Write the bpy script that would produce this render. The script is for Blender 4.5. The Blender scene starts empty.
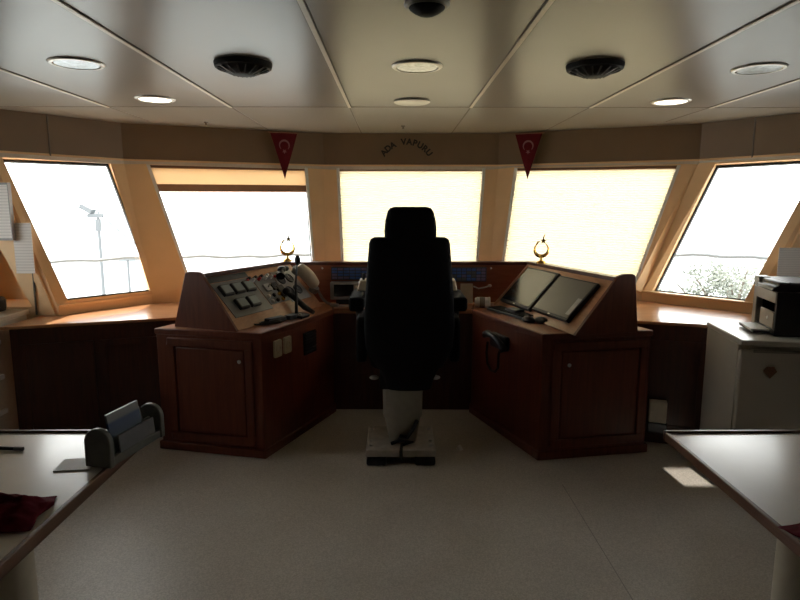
import bpy, bmesh, math, random
from mathutils import Vector, Matrix, noise
random.seed(7)
SC = bpy.context.scene
COL = SC.collection
R = math.radians
V = Vector

# ------------------------------------------------------------------ camera
PITCH = math.atan(92 / 600)
cam = bpy.data.cameras.new('camera')
cam.sensor_width = 36.0
cam.lens = 27.0
cam.clip_end = 3000
co = bpy.data.objects.new('camera', cam)
COL.objects.link(co)
co.location = (0, 0, 1.55)
co.rotation_euler = (R(90) - PITCH, 0, R(-0.4))
SC.camera = co

# ------------------------------------------------------------------ light, exposure
SC.view_settings.view_transform = 'Standard'
SC.view_settings.look = 'None'
SC.view_settings.gamma = 1.0
SC.view_settings.use_curve_mapping = False
SC.view_settings.exposure = 1.22
SKY = 3.4
w = bpy.data.worlds.new('overcast_sky')
SC.world = w
w.use_nodes = True
nt = w.node_tree
nt.nodes['Background'].inputs['Color'].default_value = (1.0, 0.985, 0.96, 1)
nt.nodes['Background'].inputs['Strength'].default_value = SKY
sun = bpy.data.lights.new('sun', 'SUN')
sun.energy = 9.0
sun.angle = R(0.6)
sun.color = (1, 0.93, 0.82)
so = bpy.data.objects.new('sun', sun)
COL.objects.link(so)
SUN_TO = V((-0.6, 0.8, 1.55))               # towards the sun, high beyond the front windows
so.rotation_euler = SUN_TO.to_track_quat('Z', 'Y').to_euler()
gln = bpy.data.lights.new('floor_patch_spot', 'SPOT')       # added spot behind the ship, throws the bright floor patch through the back-wall slot
gln.energy = 9000
gln.spot_size = R(12)
gln.shadow_soft_size = 0.010
gln.color = (1, 0.93, 0.82)
go_ = bpy.data.objects.new('floor_patch_spot', gln)
COL.objects.link(go_)
go_.location = V((1.70, 3.30, 0)) + V((.45, -5.80, 1.80)) * 2.2
go_.rotation_euler = V((.45, -5.80, 1.80)).to_track_quat('Z', 'Y').to_euler()
SC.cycles.max_bounces = 14
SC.cycles.diffuse_bounces = 7
SC.cycles.sample_clamp_indirect = 8.0

# ------------------------------------------------------------------ materials
MATS = {}


def nodes_of(name):
    m = bpy.data.materials.new(name)
    m.use_nodes = True
    t = m.node_tree
    return m, t, t.nodes['Principled BSDF']


def plain(name, col, rough=0.5, metal=0.0, var=0.06, scale=30.0, bump=0.0, coat=0.0, spec=0.5, stretch=(1, 1, 1)):
    if name in MATS:
        return MATS[name]
    m, t, b = nodes_of(name)
    N, L = t.nodes, t.links
    tc = N.new('ShaderNodeTexCoord')
    mp = N.new('ShaderNodeMapping')
    mp.inputs['Scale'].default_value = stretch
    L.new(tc.outputs['Object'], mp.inputs['Vector'])
    nz = N.new('ShaderNodeTexNoise')
    nz.inputs['Scale'].default_value = scale
    nz.inputs['Detail'].default_value = 4
    L.new(mp.outputs['Vector'], nz.inputs['Vector'])
    rp = N.new('ShaderNodeValToRGB')
    rp.color_ramp.elements[0].position = 0.3
    rp.color_ramp.elements[1].position = 0.7
    rp.color_ramp.elements[0].color = tuple(c * (1 - var) for c in col) + (1,)
    rp.color_ramp.elements[1].color = tuple(min(1, c * (1 + var)) for c in col) + (1,)
    L.new(nz.outputs['Fac'], rp.inputs['Fac'])
    L.new(rp.outputs['Color'], b.inputs['Base Color'])
    b.inputs['Roughness'].default_value = rough
    b.inputs['Metallic'].default_value = metal
    b.inputs['Coat Weight'].default_value = coat
    b.inputs['Coat Roughness'].default_value = 0.15
    b.inputs['Specular IOR Level'].default_value = spec
    if bump:
        bp = N.new('ShaderNodeBump')
        bp.inputs['Strength'].default_value = bump
        bp.inputs['Distance'].default_value = 0.004
        L.new(nz.outputs['Fac'], bp.inputs['Height'])
        L.new(bp.outputs['Normal'], b.inputs['Normal'])
    MATS[name] = m
    return m


def wood(name, dark, light, rough=0.35, coat=0.3, axis='Z', scale=6.0):
    m, t, b = nodes_of(name)
    N, L = t.nodes, t.links
    tc = N.new('ShaderNodeTexCoord')
    mp = N.new('ShaderNodeMapping')
    s = {'X': (0.6, 9, 9), 'Y': (9, 0.6, 9), 'Z': (9, 9, 0.6)}[axis]
    mp.inputs['Scale'].default_value = s
    L.new(tc.outputs['Object'], mp.inputs['Vector'])
    nz = N.new('ShaderNodeTexNoise')
    nz.inputs['Scale'].default_value = scale
    nz.inputs['Detail'].default_value = 6
    nz.inputs['Distortion'].default_value = 0.6
    L.new(mp.outputs['Vector'], nz.inputs['Vector'])
    rp = N.new('ShaderNodeValToRGB')
    rp.color_ramp.elements[0].position = 0.3
    rp.color_ramp.elements[1].position = 0.72
    rp.color_ramp.elements[0].color = dark + (1,)
    rp.color_ramp.elements[1].color = light + (1,)
    L.new(nz.outputs['Fac'], rp.inputs['Fac'])
    L.new(rp.outputs['Color'], b.inputs['Base Color'])
    b.inputs['Roughness'].default_value = rough
    b.inputs['Coat Weight'].default_value = coat
    b.inputs['Coat Roughness'].default_value = 0.12
    MATS[name] = m
    return m


def floor_mat():
    m, t, b = nodes_of('speckled_vinyl')
    N, L = t.nodes, t.links
    tc = N.new('ShaderNodeTexCoord')
    n1 = N.new('ShaderNodeTexNoise')
    n1.inputs['Scale'].default_value = 160
    n1.inputs['Detail'].default_value = 2
    n2 = N.new('ShaderNodeTexNoise')
    n2.inputs['Scale'].default_value = 2.2
    n2.inputs['Detail'].default_value = 5
    L.new(tc.outputs['Object'], n1.inputs['Vector'])
    L.new(tc.outputs['Object'], n2.inputs['Vector'])
    r1 = N.new('ShaderNodeValToRGB')
    r1.color_ramp.elements[0].position = 0.35
    r1.color_ramp.elements[1].position = 0.65
    r1.color_ramp.elements[0].color = (0.54, 0.495, 0.44, 1)
    r1.color_ramp.elements[1].color = (0.74, 0.69, 0.62, 1)
    r2 = N.new('ShaderNodeValToRGB')
    r2.color_ramp.elements[0].position = 0.3
    r2.color_ramp.elements[1].position = 0.7
    r2.color_ramp.elements[0].color = (0.84, 0.83, 0.81, 1)
    r2.color_ramp.elements[1].color = (1, 1, 1, 1)
    L.new(n1.outputs['Fac'], r1.inputs['Fac'])
    L.new(n2.outputs['Fac'], r2.inputs['Fac'])
    mx = N.new('ShaderNodeMixRGB')
    mx.blend_type = 'MULTIPLY'
    mx.inputs['Fac'].default_value = 1
    L.new(r1.outputs['Color'], mx.inputs['Color1'])
    L.new(r2.outputs['Color'], mx.inputs['Color2'])
    L.new(mx.outputs['Color'], b.inputs['Base Color'])
    b.inputs['Roughness'].default_value = 0.42
    bp = N.new('ShaderNodeBump')
    bp.inputs['Strength'].default_value = 0.12
    bp.inputs['Distance'].default_value = 0.002
    L.new(n1.outputs['Fac'], bp.inputs['Height'])
    L.new(bp.outputs['Normal'], b.inputs['Normal'])
    MATS['floor'] = m
    return m


def glass_mat():
    m = bpy.data.materials.new('window_glass')
    m.use_nodes = True
    t = m.node_tree
    N, L = t.nodes, t.links
    N.clear()
    o = N.new('ShaderNodeOutputMaterial')
    tr = N.new('ShaderNodeBsdfTransparent')
    tr.inputs['Color'].default_value = (0.95, 0.97, 0.97, 1)
    gl = N.new('ShaderNodeBsdfGlossy')
    gl.inputs['Roughness'].default_value = 0.02
    lw = N.new('ShaderNodeLayerWeight')          # reflectance of a thin pane, the same from both sides
    lw.inputs['Blend'].default_value = 0.5
    pw_ = N.new('ShaderNodeMath')
    pw_.operation = 'POWER'
    pw_.inputs[1].default_value = 5
    L.new(lw.outputs['Facing'], pw_.inputs[0])
    ml = N.new('ShaderNodeMath')
    ml.operation = 'MULTIPLY_ADD'
    ml.inputs[1].default_value = 0.96
    ml.inputs[2].default_value = 0.035
    L.new(pw_.outputs[0], ml.inputs[0])
    mx = N.new('ShaderNodeMixShader')
    L.new(ml.outputs[0], mx.inputs['Fac'])
    L.new(tr.outputs['BSDF'], mx.inputs[1])
    L.new(gl.outputs['BSDF'], mx.inputs[2])
    L.new(mx.outputs['Shader'], o.inputs['Surface'])
    return m


def blind_mat(name, trans, refl, k):
    m = bpy.data.materials.new(name)
    m.use_nodes = True
    t = m.node_tree
    N, L = t.nodes, t.links
    N.clear()
    o = N.new('ShaderNodeOutputMaterial')
    tl = N.new('ShaderNodeBsdfTranslucent')
    tl.inputs['Color'].default_value = trans + (1,)
    df = N.new('ShaderNodeBsdfDiffuse')
    tc = N.new('ShaderNodeTexCoord')
    nz = N.new('ShaderNodeTexNoise')
    nz.inputs['Scale'].default_value = 90
    L.new(tc.outputs['Object'], nz.inputs['Vector'])
    rp = N.new('ShaderNodeValToRGB')
    rp.color_ramp.elements[0].color = tuple(c * 0.94 for c in refl) + (1,)
    rp.color_ramp.elements[1].color = refl + (1,)
    L.new(nz.outputs['Fac'], rp.inputs['Fac'])
    L.new(rp.outputs['Color'], df.inputs['Color'])
    mx = N.new('ShaderNodeMixShader')
    mx.inputs['Fac'].default_value = k
    L.new(df.outputs['BSDF'], mx.inputs[1])
    L.new(tl.outputs['BSDF'], mx.inputs[2])
    L.new(mx.outputs['Shader'], o.inputs['Surface'])
    return m


def emit_mat(name, col, s):
    m = bpy.data.materials.new(name)
    m.use_nodes = True
    b = m.node_tree.nodes['Principled BSDF']
    b.inputs['Base Color'].default_value = col + (1,)
    b.inputs['Emission Color'].default_value = col + (1,)
    b.inputs['Emission Strength'].default_value = s
    return m


def picture_mat():
    m, t, b = nodes_of('printed_picture')
    N, L = t.nodes, t.links
    tc = N.new('ShaderNodeTexCoord')
    sp = N.new('ShaderNodeSeparateXYZ')
    L.new(tc.outputs['Generated'], sp.inputs['Vector'])
    rp = N.new('ShaderNodeValToRGB')
    e = rp.color_ramp.elements
    e[0].position = 0.0
    e[0].color = (0.05, 0.08, 0.05, 1)
    e[1].position = 1.0
    e[1].color = (0.22, 0.22, 0.22, 1)
    for p, c in ((0.35, (0.09, 0.11, 0.10, 1)), (0.45, (0.05, 0.08, 0.14, 1)), (0.75, (0.035, 0.065, 0.16, 1)), (0.82, (0.2, 0.2, 0.2, 1))):
        x = e.new(p)
        x.color = c
    L.new(sp.outputs['Z'], rp.inputs['Fac'])
    L.new(rp.outputs['Color'], b.inputs['Base Color'])
    b.inputs['Roughness'].default_value = 0.4
    return m


def print_mat():
    """paper with grey lines of small print"""
    m, t, b = nodes_of('printed_paper')
    N, L = t.nodes, t.links
    tc = N.new('ShaderNodeTexCoord')
    wv = N.new('ShaderNodeTexWave')
    wv.bands_direction = 'Z'
    wv.inputs['Scale'].default_value = 5.5
    wv.inputs['Distortion'].default_value = 0.0
    L.new(tc.outputs['Generated'], wv.inputs['Vector'])
    rp = N.new('ShaderNodeValToRGB')
    rp.color_ramp.elements[0].position = 0.2
    rp.color_ramp.elements[0].color = (0.76, 0.72, 0.69, 1)
    rp.color_ramp.elements[1].position = 0.45
    rp.color_ramp.elements[1].color = (0.90, 0.86, 0.82, 1)
    L.new(wv.outputs['Fac'], rp.inputs['Fac'])
    L.new(rp.outputs['Color'], b.inputs['Base Color'])
    b.inputs['Roughness'].default_value = 0.6
    return m


M_FLOOR = floor_mat()
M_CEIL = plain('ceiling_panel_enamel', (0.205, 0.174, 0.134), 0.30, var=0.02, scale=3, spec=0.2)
M_JOINT = plain('vinyl_joint', (0.33, 0.30, 0.265), 0.5)
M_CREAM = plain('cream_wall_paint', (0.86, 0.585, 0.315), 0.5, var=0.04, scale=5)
M_HEAD = plain('shaded_header_paint', (0.165, 0.112, 0.062), 0.5, var=0.04, scale=5)  # cream wall paint darkened, the header's low light put into the colour
M_BACK = plain('back_wall_laminate', (0.36, 0.31, 0.25), 0.6, var=0.05, scale=4)
M_STRIP = plain('aluminium_strip', (0.58, 0.50, 0.38), 0.4, metal=0.1, var=0.05)
M_TRIM = plain('pale_trim_paint', (0.60, 0.52, 0.42), 0.4, var=0.05)
M_GROOVE = plain('dark_joint', (0.16, 0.13, 0.10), 0.6)
M_WHITE = plain('white_plastic', (0.80, 0.79, 0.76), 0.4, var=0.03)
M_GASKET = plain('black_rubber', (0.012, 0.012, 0.012), 0.6)
M_GLASS = glass_mat()
M_BLIND = blind_mat('pleated_blind_fabric', (0.95, 0.84, 0.58), (0.85, 0.72, 0.50), 0.38)
M_BLINDF = blind_mat('folded_blind_fabric', (0.90, 0.68, 0.42), (0.80, 0.62, 0.38), 0.26)
M_BROWN = plain('brown_rail', (0.20, 0.095, 0.045), 0.5)
M_BRAIL = plain('light_brown_rail', (0.40, 0.21, 0.11), 0.5)
M_MAHOG = wood('mahogany_panel', (0.11, 0.024, 0.010), (0.17, 0.042, 0.017), 0.45, 0.06)
M_MAHOGTOP = wood('mahogany_top', (0.34, 0.12, 0.05), (0.48, 0.19, 0.085), 0.32, 0.4, 'Y')
M_UPRIGHT = wood('red_wood_upright', (0.26, 0.075, 0.038), (0.36, 0.115, 0.058), 0.4, 0.1, 'X')
M_SLOPE = wood('sloped_panel_wood', (0.40, 0.185, 0.09), (0.54, 0.27, 0.14), 0.35, 0.25, 'Y')
M_LEDGE = wood('dark_red_moulding', (0.07, 0.016, 0.012), (0.11, 0.026, 0.018), 0.35, 0.3, 'X')
M_COUNTER = wood('orange_wood_counter', (0.40, 0.17, 0.065), (0.52, 0.25, 0.11), 0.28, 0.5, 'X')
M_DARKW = wood('dark_front_wood', (0.050, 0.016, 0.010), (0.085, 0.026, 0.015), 0.45, 0.1)
M_EDGE = wood('table_edge_wood', (0.10, 0.040, 0.020), (0.16, 0.068, 0.036), 0.4, 0.2, 'Y')
M_TABLE = plain('cream_table_laminate', (0.76, 0.72, 0.65), 0.30, var=0.03, scale=8, coat=0.45)
M_POST = plain('cream_painted_post', (0.55, 0.49, 0.38), 0.45, var=0.04)
M_BLACKF = plain('black_upholstery', (0.0075, 0.0075, 0.009), 0.85, var=0.2, scale=60, bump=0.2, spec=0.15)
M_BLACK = plain('black_plastic', (0.013, 0.013, 0.014), 0.42, var=0.1)
M_BLACKM = plain('matt_black_plastic', (0.014, 0.014, 0.014), 0.7, var=0.1, spec=0.25)
M_SCREEN = plain('dark_screen', (0.012, 0.013, 0.015), 0.16, var=0.05, scale=3)
M_SCREENG = plain('grey_film_screen', (0.135, 0.125, 0.105), 0.3, var=0.06, scale=4)
M_GREYP = plain('grey_instrument_plate', (0.16, 0.16, 0.165), 0.4, var=0.08)
M_GREYD = plain('dark_grey_plate', (0.07, 0.075, 0.085), 0.4, var=0.08)
M_GREYL = plain('light_grey_plate', (0.36, 0.35, 0.34), 0.4, var=0.08)
M_LCD = plain('grey_lcd', (0.30, 0.34, 0.34), 0.2, var=0.05)
M_BEIGE = plain('beige_plastic', (0.55, 0.45, 0.32), 0.45, var=0.05)
M_PED = plain('warm_grey_paint', (0.22, 0.205, 0.175), 0.45, var=0.06)
M_COLUMN = plain('grey_column_paint', (0.33, 0.305, 0.255), 0.45, var=0.06)
M_STEEL = plain('brushed_steel', (0.62, 0.61, 0.60), 0.3, metal=0.9, var=0.06)
M_PLATE = plain('scuffed_grey_plate', (0.50, 0.46, 0.41), 0.4, metal=0.0, var=0.18, scale=18)
M_GOLD = plain('polished_brass', (0.72, 0.45, 0.12), 0.25, metal=1.0, var=0.08)
M_RED = plain('red_knob', (0.45, 0.03, 0.03), 0.4)
M_BLUE = plain('blue_key', (0.10, 0.19, 0.55), 0.4, var=0.1)
M_PURPLE = plain('violet_key', (0.26, 0.20, 0.36), 0.4, var=0.1)
M_FLAGRED = plain('red_pennant_cloth', (0.10, 0.008, 0.012), 0.8, var=0.1, spec=0.1)
M_FLAGW = plain('pennant_white_print', (0.24, 0.11, 0.11), 0.8)
M_INK = plain('black_lettering', (0.012, 0.011, 0.010), 0.6)
M_FRIDGE = plain('fridge_white_enamel', (0.52, 0.48, 0.42), 0.3, var=0.03, scale=6)
M_PRNT = plain('silver_grey_plastic', (0.30, 0.26, 0.20), 0.4, var=0.05)
M_PAPER = plain('white_paper', (0.88, 0.87, 0.85), 0.6, var=0.03)
M_PRINT = print_mat()
M_PIC = picture_mat()
M_HOLD = plain('dark_grey_holder', (0.13, 0.13, 0.11), 0.45, var=0.15)
M_CLOTH = plain('dark_red_cloth', (0.13, 0.012, 0.022), 0.9, var=0.25, scale=40, bump=0.3, spec=0.1)
M_LENS = plain('frosted_lens', (0.62, 0.66, 0.70), 0.15, var=0.25, scale=45)
M_ALU = plain('satin_ring', (0.48, 0.45, 0.40), 0.35, metal=0.5)
M_LAMP = emit_mat('lit_lamp_lens', (1.0, 0.93, 0.78), 1.3)
M_SEA = plain('pale_sea', (0.08, 0.11, 0.12), 0.25, var=0.1, scale=0.3, bump=0.4)
M_OUTM = plain('galvanised_grey', (0.07, 0.078, 0.085), 0.5, var=0.1)
M_LEAF = plain('pale_foliage', (0.11, 0.12, 0.10), 0.8, var=0.35, scale=1.5)
M_BARK = plain('bark', (0.08, 0.065, 0.05), 0.9, var=0.3)
M_HULL = plain('white_ship_paint', (0.35, 0.35, 0.34), 0.5)
M_SOCK = plain('ivory_plastic', (0.55, 0.49, 0.38), 0.4)
M_JAR = plain('silver_foil_cup', (0.82, 0.80, 0.76), 0.3, metal=0.25, var=0.3, scale=30)


# ------------------------------------------------------------------ builders
class MB:
    def __init__(self, M=None):
        self.v, self.f, self.M = [], [], M or Matrix.Identity(4)

    def add(self, pts, faces):
        o = len(self.v)
        self.v += [self.M @ V(p) for p in pts]
        self.f += [tuple(i + o for i in f) for f in faces]
        return self

    def hexa(self, b, t):
        """two matching loops of points: bottom and top"""
        n = len(b)
        F = [tuple(range(n - 1, -1, -1)), tuple(range(n, 2 * n))]
        F += [(i, (i + 1) % n, n + (i + 1) % n, n + i) for i in range(n)]
        return self.add(list(b) + list(t), F)

    def box(self, x0, x1, y0, y1, z0, z1):
        return self.hexa([(x0, y0, z0), (x1, y0, z0), (x1, y1, z0), (x0, y1, z0)],
                         [(x0, y0, z1), (x1, y0, z1), (x1, y1, z1), (x0, y1, z1)])

    def prism(self, poly, z0, z1):
        return self.hexa([(x, y, z0) for x, y in poly], [(x, y, z1) for x, y in poly])

    def loops(self, L, cap=True, closed=True):
        n = len(L[0])
        pts = [p for l in L for p in l]
        F = []
        for k in range(len(L) - 1):
            for i in range(n if closed else n - 1):
                j = (i + 1) % n
                F.append((k * n + i, k * n + j, (k + 1) * n + j, (k + 1) * n + i))
        if cap:
            F.append(tuple(range(n - 1, -1, -1)))
            F.append(tuple(range((len(L) - 1) * n, len(L) * n)))
        return self.add(pts, F)

    def lathe(self, c, prof, n=24, ax=(0, 0, 1)):
        """prof: (radius, height) along the axis from c"""
        a = V(ax).normalized()
        u = a.orthogonal().normalized()
        v = a.cross(u)
        c = V(c)
        L = []
        for r, h in prof:
            r = max(r, 1e-4)
            L.append([c + a * h + u * (r * math.cos(2 * math.pi * i / n)) + v * (r * math.sin(2 * math.pi * i / n)) for i in range(n)])
        return self.loops(L)

    def cyl(self, p0, p1, r0, r1=None, n=16):
        p0, p1 = V(p0), V(p1)
        d = p1 - p0
        return self.lathe(p0, [(r0, 0), (r0 if r1 is None else r1, d.length)], n, d)

    def tube(self, pts, r, n=8):
        pts = [V(p) for p in pts]
        L = []
        prev = None
        for i, p in enumerate(pts):
            d = (pts[min(i + 1, len(pts) - 1)] - pts[max(i - 1, 0)]).normalized()
            if prev is None:
                u = d.orthogonal().normalized()
            else:
                u = (prev - d * prev.dot(d)).normalized()
            prev = u
            v = d.cross(u)
            rr = r[i] if isinstance(r, (list, tuple)) else r
            L.append([p + u * (rr * math.cos(2 * math.pi * k / n)) + v * (rr * math.sin(2 * math.pi * k / n)) for k in range(n)])
        return self.loops(L)

    def ell(self, c, s, n=16, m=10):
        c = V(c)
        L = []
        for j in range(m + 1):
            a = math.pi * j / m
            r = max(math.sin(a), 0.002)
            L.append([c + V((s[0] * r * math.cos(2 * math.pi * i / n), s[1] * r * math.sin(2 * math.pi * i / n), -s[2] * math.cos(a))) for i in range(n)])
        return self.loops(L)

    def rbox(self, x0, x1, y0, y1, z0, z1, r, axis='Y', n=5):
        """box whose outline, seen along the axis, has rounded corners"""
        def outline(a0, a1, b0, b1):
            P = []
            for cx, cy, s in ((a1 - r, b1 - r, 0), (a0 + r, b1 - r, 90), (a0 + r, b0 + r, 180), (a1 - r, b0 + r, 270)):
                for k in range(n + 1):
                    t = R(s + 90 * k / n)
                    P.append((cx + r * math.cos(t), cy + r * math.sin(t)))
            return P
        if axis == 'Y':
            o = outline(x0, x1, z0, z1)
            return self.loops([[(a, y, b) for a, b in o] for y in (y0, y1)])
        if axis == 'Z':
            o = outline(x0, x1, y0, y1)
            return self.loops([[(a, b, z) for a, b in o] for z in (z0, z1)])
        o = outline(y0, y1, z0, z1)
        return self.loops([[(x, a, b) for a, b in o] for x in (x0, x1)])


WORLD = {}


def wpos(o):
    return WORLD.get(o.name, V((0, 0, 0)))


def obj(name, mb, mat, parent=None, bev=0.0, smooth=True, label=None, origin=None, seg=2, subsurf=0):
    """links the builder's shapes as ONE mesh object; points are given in world space"""
    if parent is not None:
        org = wpos(parent)
    elif origin is not None:
        org = V(origin)
    else:
        xs, ys, zs = zip(*mb.v)
        org = V(((min(xs) + max(xs)) / 2, (min(ys) + max(ys)) / 2, min(zs)))
    me = bpy.data.meshes.new(name)
    me.from_pydata([tuple(p - org) for p in mb.v], [], mb.f)
    bm = bmesh.new()
    bm.from_mesh(me)
    bmesh.ops.remove_doubles(bm, verts=bm.verts, dist=1e-5)
    bmesh.ops.recalc_face_normals(bm, faces=bm.faces)
    bm.to_mesh(me)
    bm.free()
    me.materials.append(mat)
    if smooth:
        me.polygons.foreach_set('use_smooth', [True] * len(me.polygons))
        me.set_sharp_from_angle(angle=R(35))
    o = bpy.data.objects.new(name, me)
    COL.objects.link(o)
    if parent is not None:
        o.parent = parent
    else:
        o.location = org
    WORLD[o.name] = org
    if bev:
        b = o.modifiers.new('bevel', 'BEVEL')
        b.width = bev
        b.segments = seg
        b.limit_method = 'ANGLE'
        b.angle_limit = R(40)
    if subsurf:
        s = o.modifiers.new('sub', 'SUBSURF')
        s.levels = s.render_levels = subsurf
    if label:
        o['label'] = label
    return o


def tag(o, label, cat, group=None, kind=None):
    o['label'] = label
    o['category'] = cat
    if group:
        o['group'] = group
    if kind:
        o['kind'] = kind
    return o


def thing(name, loc, label, cat, group=None):
    o = bpy.data.objects.new(name, None)
    o.empty_display_size = 0.05
    COL.objects.link(o)
    o.location = loc
    WORLD[o.name] = V(loc)
    return tag(o, label, cat, group)


def struct(name, mb, mat, parent=None, bev=0.0, smooth=False):
    o = obj(name, mb, mat, parent, bev, smooth)
    if parent is None:
        o['kind'] = 'structure'
    return o


def dup(root, loc, label, group=None):
    r = root.copy()
    COL.objects.link(r)
    r.location = loc
    WORLD[r.name] = V(loc)
    r['label'] = label
    if group:
        r['group'] = group
    for ch in list(root.children):
        c = ch.copy()
        COL.objects.link(c)
        c.parent = r
        for g in list(ch.children):
            d = g.copy()
            COL.objects.link(d)
            d.parent = c
    return r


def frame(o, e1, e2):
    """matrix whose local x,y run along e1,e2 and z along their normal"""
    o, e1, e2 = V(o), V(e1).normalized(), V(e2)
    n = e1.cross(e2).normalized()
    e2 = n.cross(e1)
    return Matrix(((e1.x, e2.x, n.x, o.x), (e1.y, e2.y, n.y, o.y), (e1.z, e2.z, n.z, o.z), (0, 0, 0, 1)))


# ------------------------------------------------------------------ the setting
CZ = 2.20
SZ, HZ = 0.88, 1.93
S = [(-2.30, 4.05), (-1.881, 4.588), (-0.60, 5.12), (0.80, 5.12), (1.96, 4.715), (2.49, 4.11)]
Hd = [(-2.68, 4.08), (-2.125, 4.806), (-0.64, 5.44), (0.91, 5.44), (2.385, 4.806), (2.94, 4.08)]
HOLES = [
    [(-2.632, 4.127, 1.885), (-2.186, 4.714, 1.898), (-1.848, 4.632, 0.920), (-2.259, 4.100, 0.922)],
    [(-1.965, 4.860, 1.890), (-0.776, 5.370, 1.898), (-0.686, 5.103, 0.950), (-1.620, 4.703, 0.945)],
    [(-0.520, 5.434, 1.900), (0.792, 5.434, 1.900), (0.695, 5.130, 0.950), (-0.458, 5.130, 0.950)],
    [(1.045, 5.366, 1.897), (2.254, 4.846, 1.885), (1.885, 4.693, 0.925), (0.895, 5.115, 0.950)],
    [(2.451, 4.692, 1.885), (2.882, 4.132, 1.885), (2.455, 4.161, 0.900), (2.036, 4.709, 0.900)],
]
XW, YB = 3.30, -2.50
fl = MB().prism([(-XW, YB), (XW, YB), (XW, 4.05), (2.49, 4.11), (1.96, 4.715), (0.80, 5.12), (-0.60, 5.12), (-1.881, 4.588), (-2.30, 4.05), (-XW, 4.05)], -0.06, 0.0)
struct('floor', fl, M_FLOOR)
ce = MB().prism([(-XW, YB), (XW, YB), (XW, 4.05), (2.94, 4.08), (2.385, 4.806), (0.91, 5.44), (-0.64, 5.44), (-2.125, 4.806), (-2.68, 4.08), (-XW, 4.05)], CZ, CZ + 0.05)
struct('ceiling', ce, M_CEIL)
rf = MB().prism([(-XW - .1, YB - .1), (XW + .1, YB - .1), (XW + .3, 4.15), (3.10, 4.3), (2.52, 5.02), (0.98, 5.78), (-0.71, 5.78), (-2.27, 5.02), (-2.85, 4.3), (-XW - .3, 4.15)], CZ + 0.07, CZ + 0.13)
struct('roof', rf, M_HULL)


def quad_ring(outer, inner, off):
    """wall panel with a window hole and thickness"""
    mb = MB()
    o2 = [V(p) + off for p in outer]
    i2 = [V(p) + off for p in inner]
    pts = [V(p) for p in outer] + [V(p) for p in inner] + o2 + i2
    F = []
    for k in range(4):
        j = (k + 1) % 4
        F += [(k, j, 4 + j, 4 + k), (8 + j, 8 + k, 12 + k, 12 + j), (4 + k, 4 + j, 12 + j, 12 + k), (j, k, 8 + k, 8 + j)]
    return mb.add(pts, F)


NORM = []
WN = ['left_front', 'port', 'front', 'starboard', 'right_front']
for i in range(5):
    s0, s1, h0, h1 = S[i], S[i + 1], Hd[i], Hd[i + 1]
    hole = [V(p) for p in HOLES[i]]
    n = (hole[1] - hole[3]).cross(hole[0] - hole[2]).normalized()
    if n.y < 0:
        n = -n
    NORM.append(n)
    outer = [(h0[0], h0[1], HZ), (h1[0], h1[1], HZ), (s1[0], s1[1], SZ), (s0[0], s0[1], SZ)]
    mb = quad_ring(outer, hole, n * 0.06)
    d = V((s1[0] - s0[0], s1[1] - s0[1], 0)).normalized()
    nn = V((-d.y, d.x, 0)) * 0.06
    mb.hexa([(s0[0], s0[1], 0), (s1[0], s1[1], 0), (s1[0] + nn.x, s1[1] + nn.y, 0), (s0[0] + nn.x, s0[1] + nn.y, 0)],
            [(s0[0], s0[1], SZ), (s1[0], s1[1], SZ), (s1[0] + nn.x, s1[1] + nn.y, SZ), (s0[0] + nn.x, s0[1] + nn.y, SZ)])
    struct('wall_' + WN[i], mb, M_CREAM)
    # window: rubber gasket frame and the pane in it
    c = sum(hole, V((0, 0, 0))) / 4
    inn = [p + (c - p).normalized() * 0.022 for p in hole]
    inn2 = [p + (p - c).normalized() * 0.010 for p in hole]
    gk = quad_ring([p + n * 0.034 for p in inn2], [p + n * 0.034 for p in inn], n * 0.022)
    wo = struct('window_%d' % (i + 1), gk, M_GASKET)
    obj('glass', MB().hexa([p + n * 0.043 for p in inn2], [p + n * 0.048 for p in inn2]), M_GLASS, wo, smooth=False)

# header above the windows, its trims
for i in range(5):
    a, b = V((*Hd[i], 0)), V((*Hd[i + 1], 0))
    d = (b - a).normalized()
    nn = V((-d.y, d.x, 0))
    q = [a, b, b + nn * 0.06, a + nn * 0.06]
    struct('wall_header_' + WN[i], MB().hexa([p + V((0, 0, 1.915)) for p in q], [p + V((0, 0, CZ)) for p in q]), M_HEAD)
    q = [a - nn * 0.012, b - nn * 0.012, b + nn * 0.03, a + nn * 0.03]
    struct('trim_%d' % (i + 1), MB().hexa([p + V((0, 0, 1.886)) for p in q], [p + V((0, 0, 1.914)) for p in q]), M_TRIM)
# thin upright joint covers on the header
for k, (x, y, dx, dy) in enumerate([(-2.45, 4.38, .0, .0), (2.62, 4.50, 0, 0)]):
    struct('trim_%d' % (6 + k), MB().cyl((x, y, 1.915), (x, y, 2.2), 0.006, n=8), M_GROOVE)

# side and back walls (behind the photograph's view), with a slot added in the back wall to shape the spot's floor patch
# each side wall has an added, unseen window to help light the room
for i, (nm, x, y0, y1) in enumerate((('left', -XW, 2.9, 3.7), ('right', XW, 2.6, 3.1))):
    sx = -1 if x < 0 else 1
    a, b = sorted((x, x + sx * .08))
    m = MB().box(a, b, YB, y0, 0, CZ).box(a, b, y1, 4.13, 0, CZ).box(a, b, y0, y1, 0, 1.15).box(a, b, y0, y1, 1.70, CZ)
    struct('wall_' + nm, m, M_BACK)
    gk = MB()
    for c in ((y0, y1, 1.15, 1.175), (y0, y1, 1.675, 1.70), (y0, y0 + .025, 1.175, 1.675), (y1 - .025, y1, 1.175, 1.675)):
        gk.box(x + sx * .03, x + sx * .06, *c)
    wo = struct('window_%d' % (6 + i), gk, M_GASKET)  # added light opening, out of view
    obj('glass', MB().box(*sorted((x + sx * .042, x + sx * .048)), y0, y1, 1.15, 1.70), M_GLASS, wo, smooth=False)
px, pz, pw, ph = 2.15, 1.80, 0.045, 0.021
bw = MB()
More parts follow.
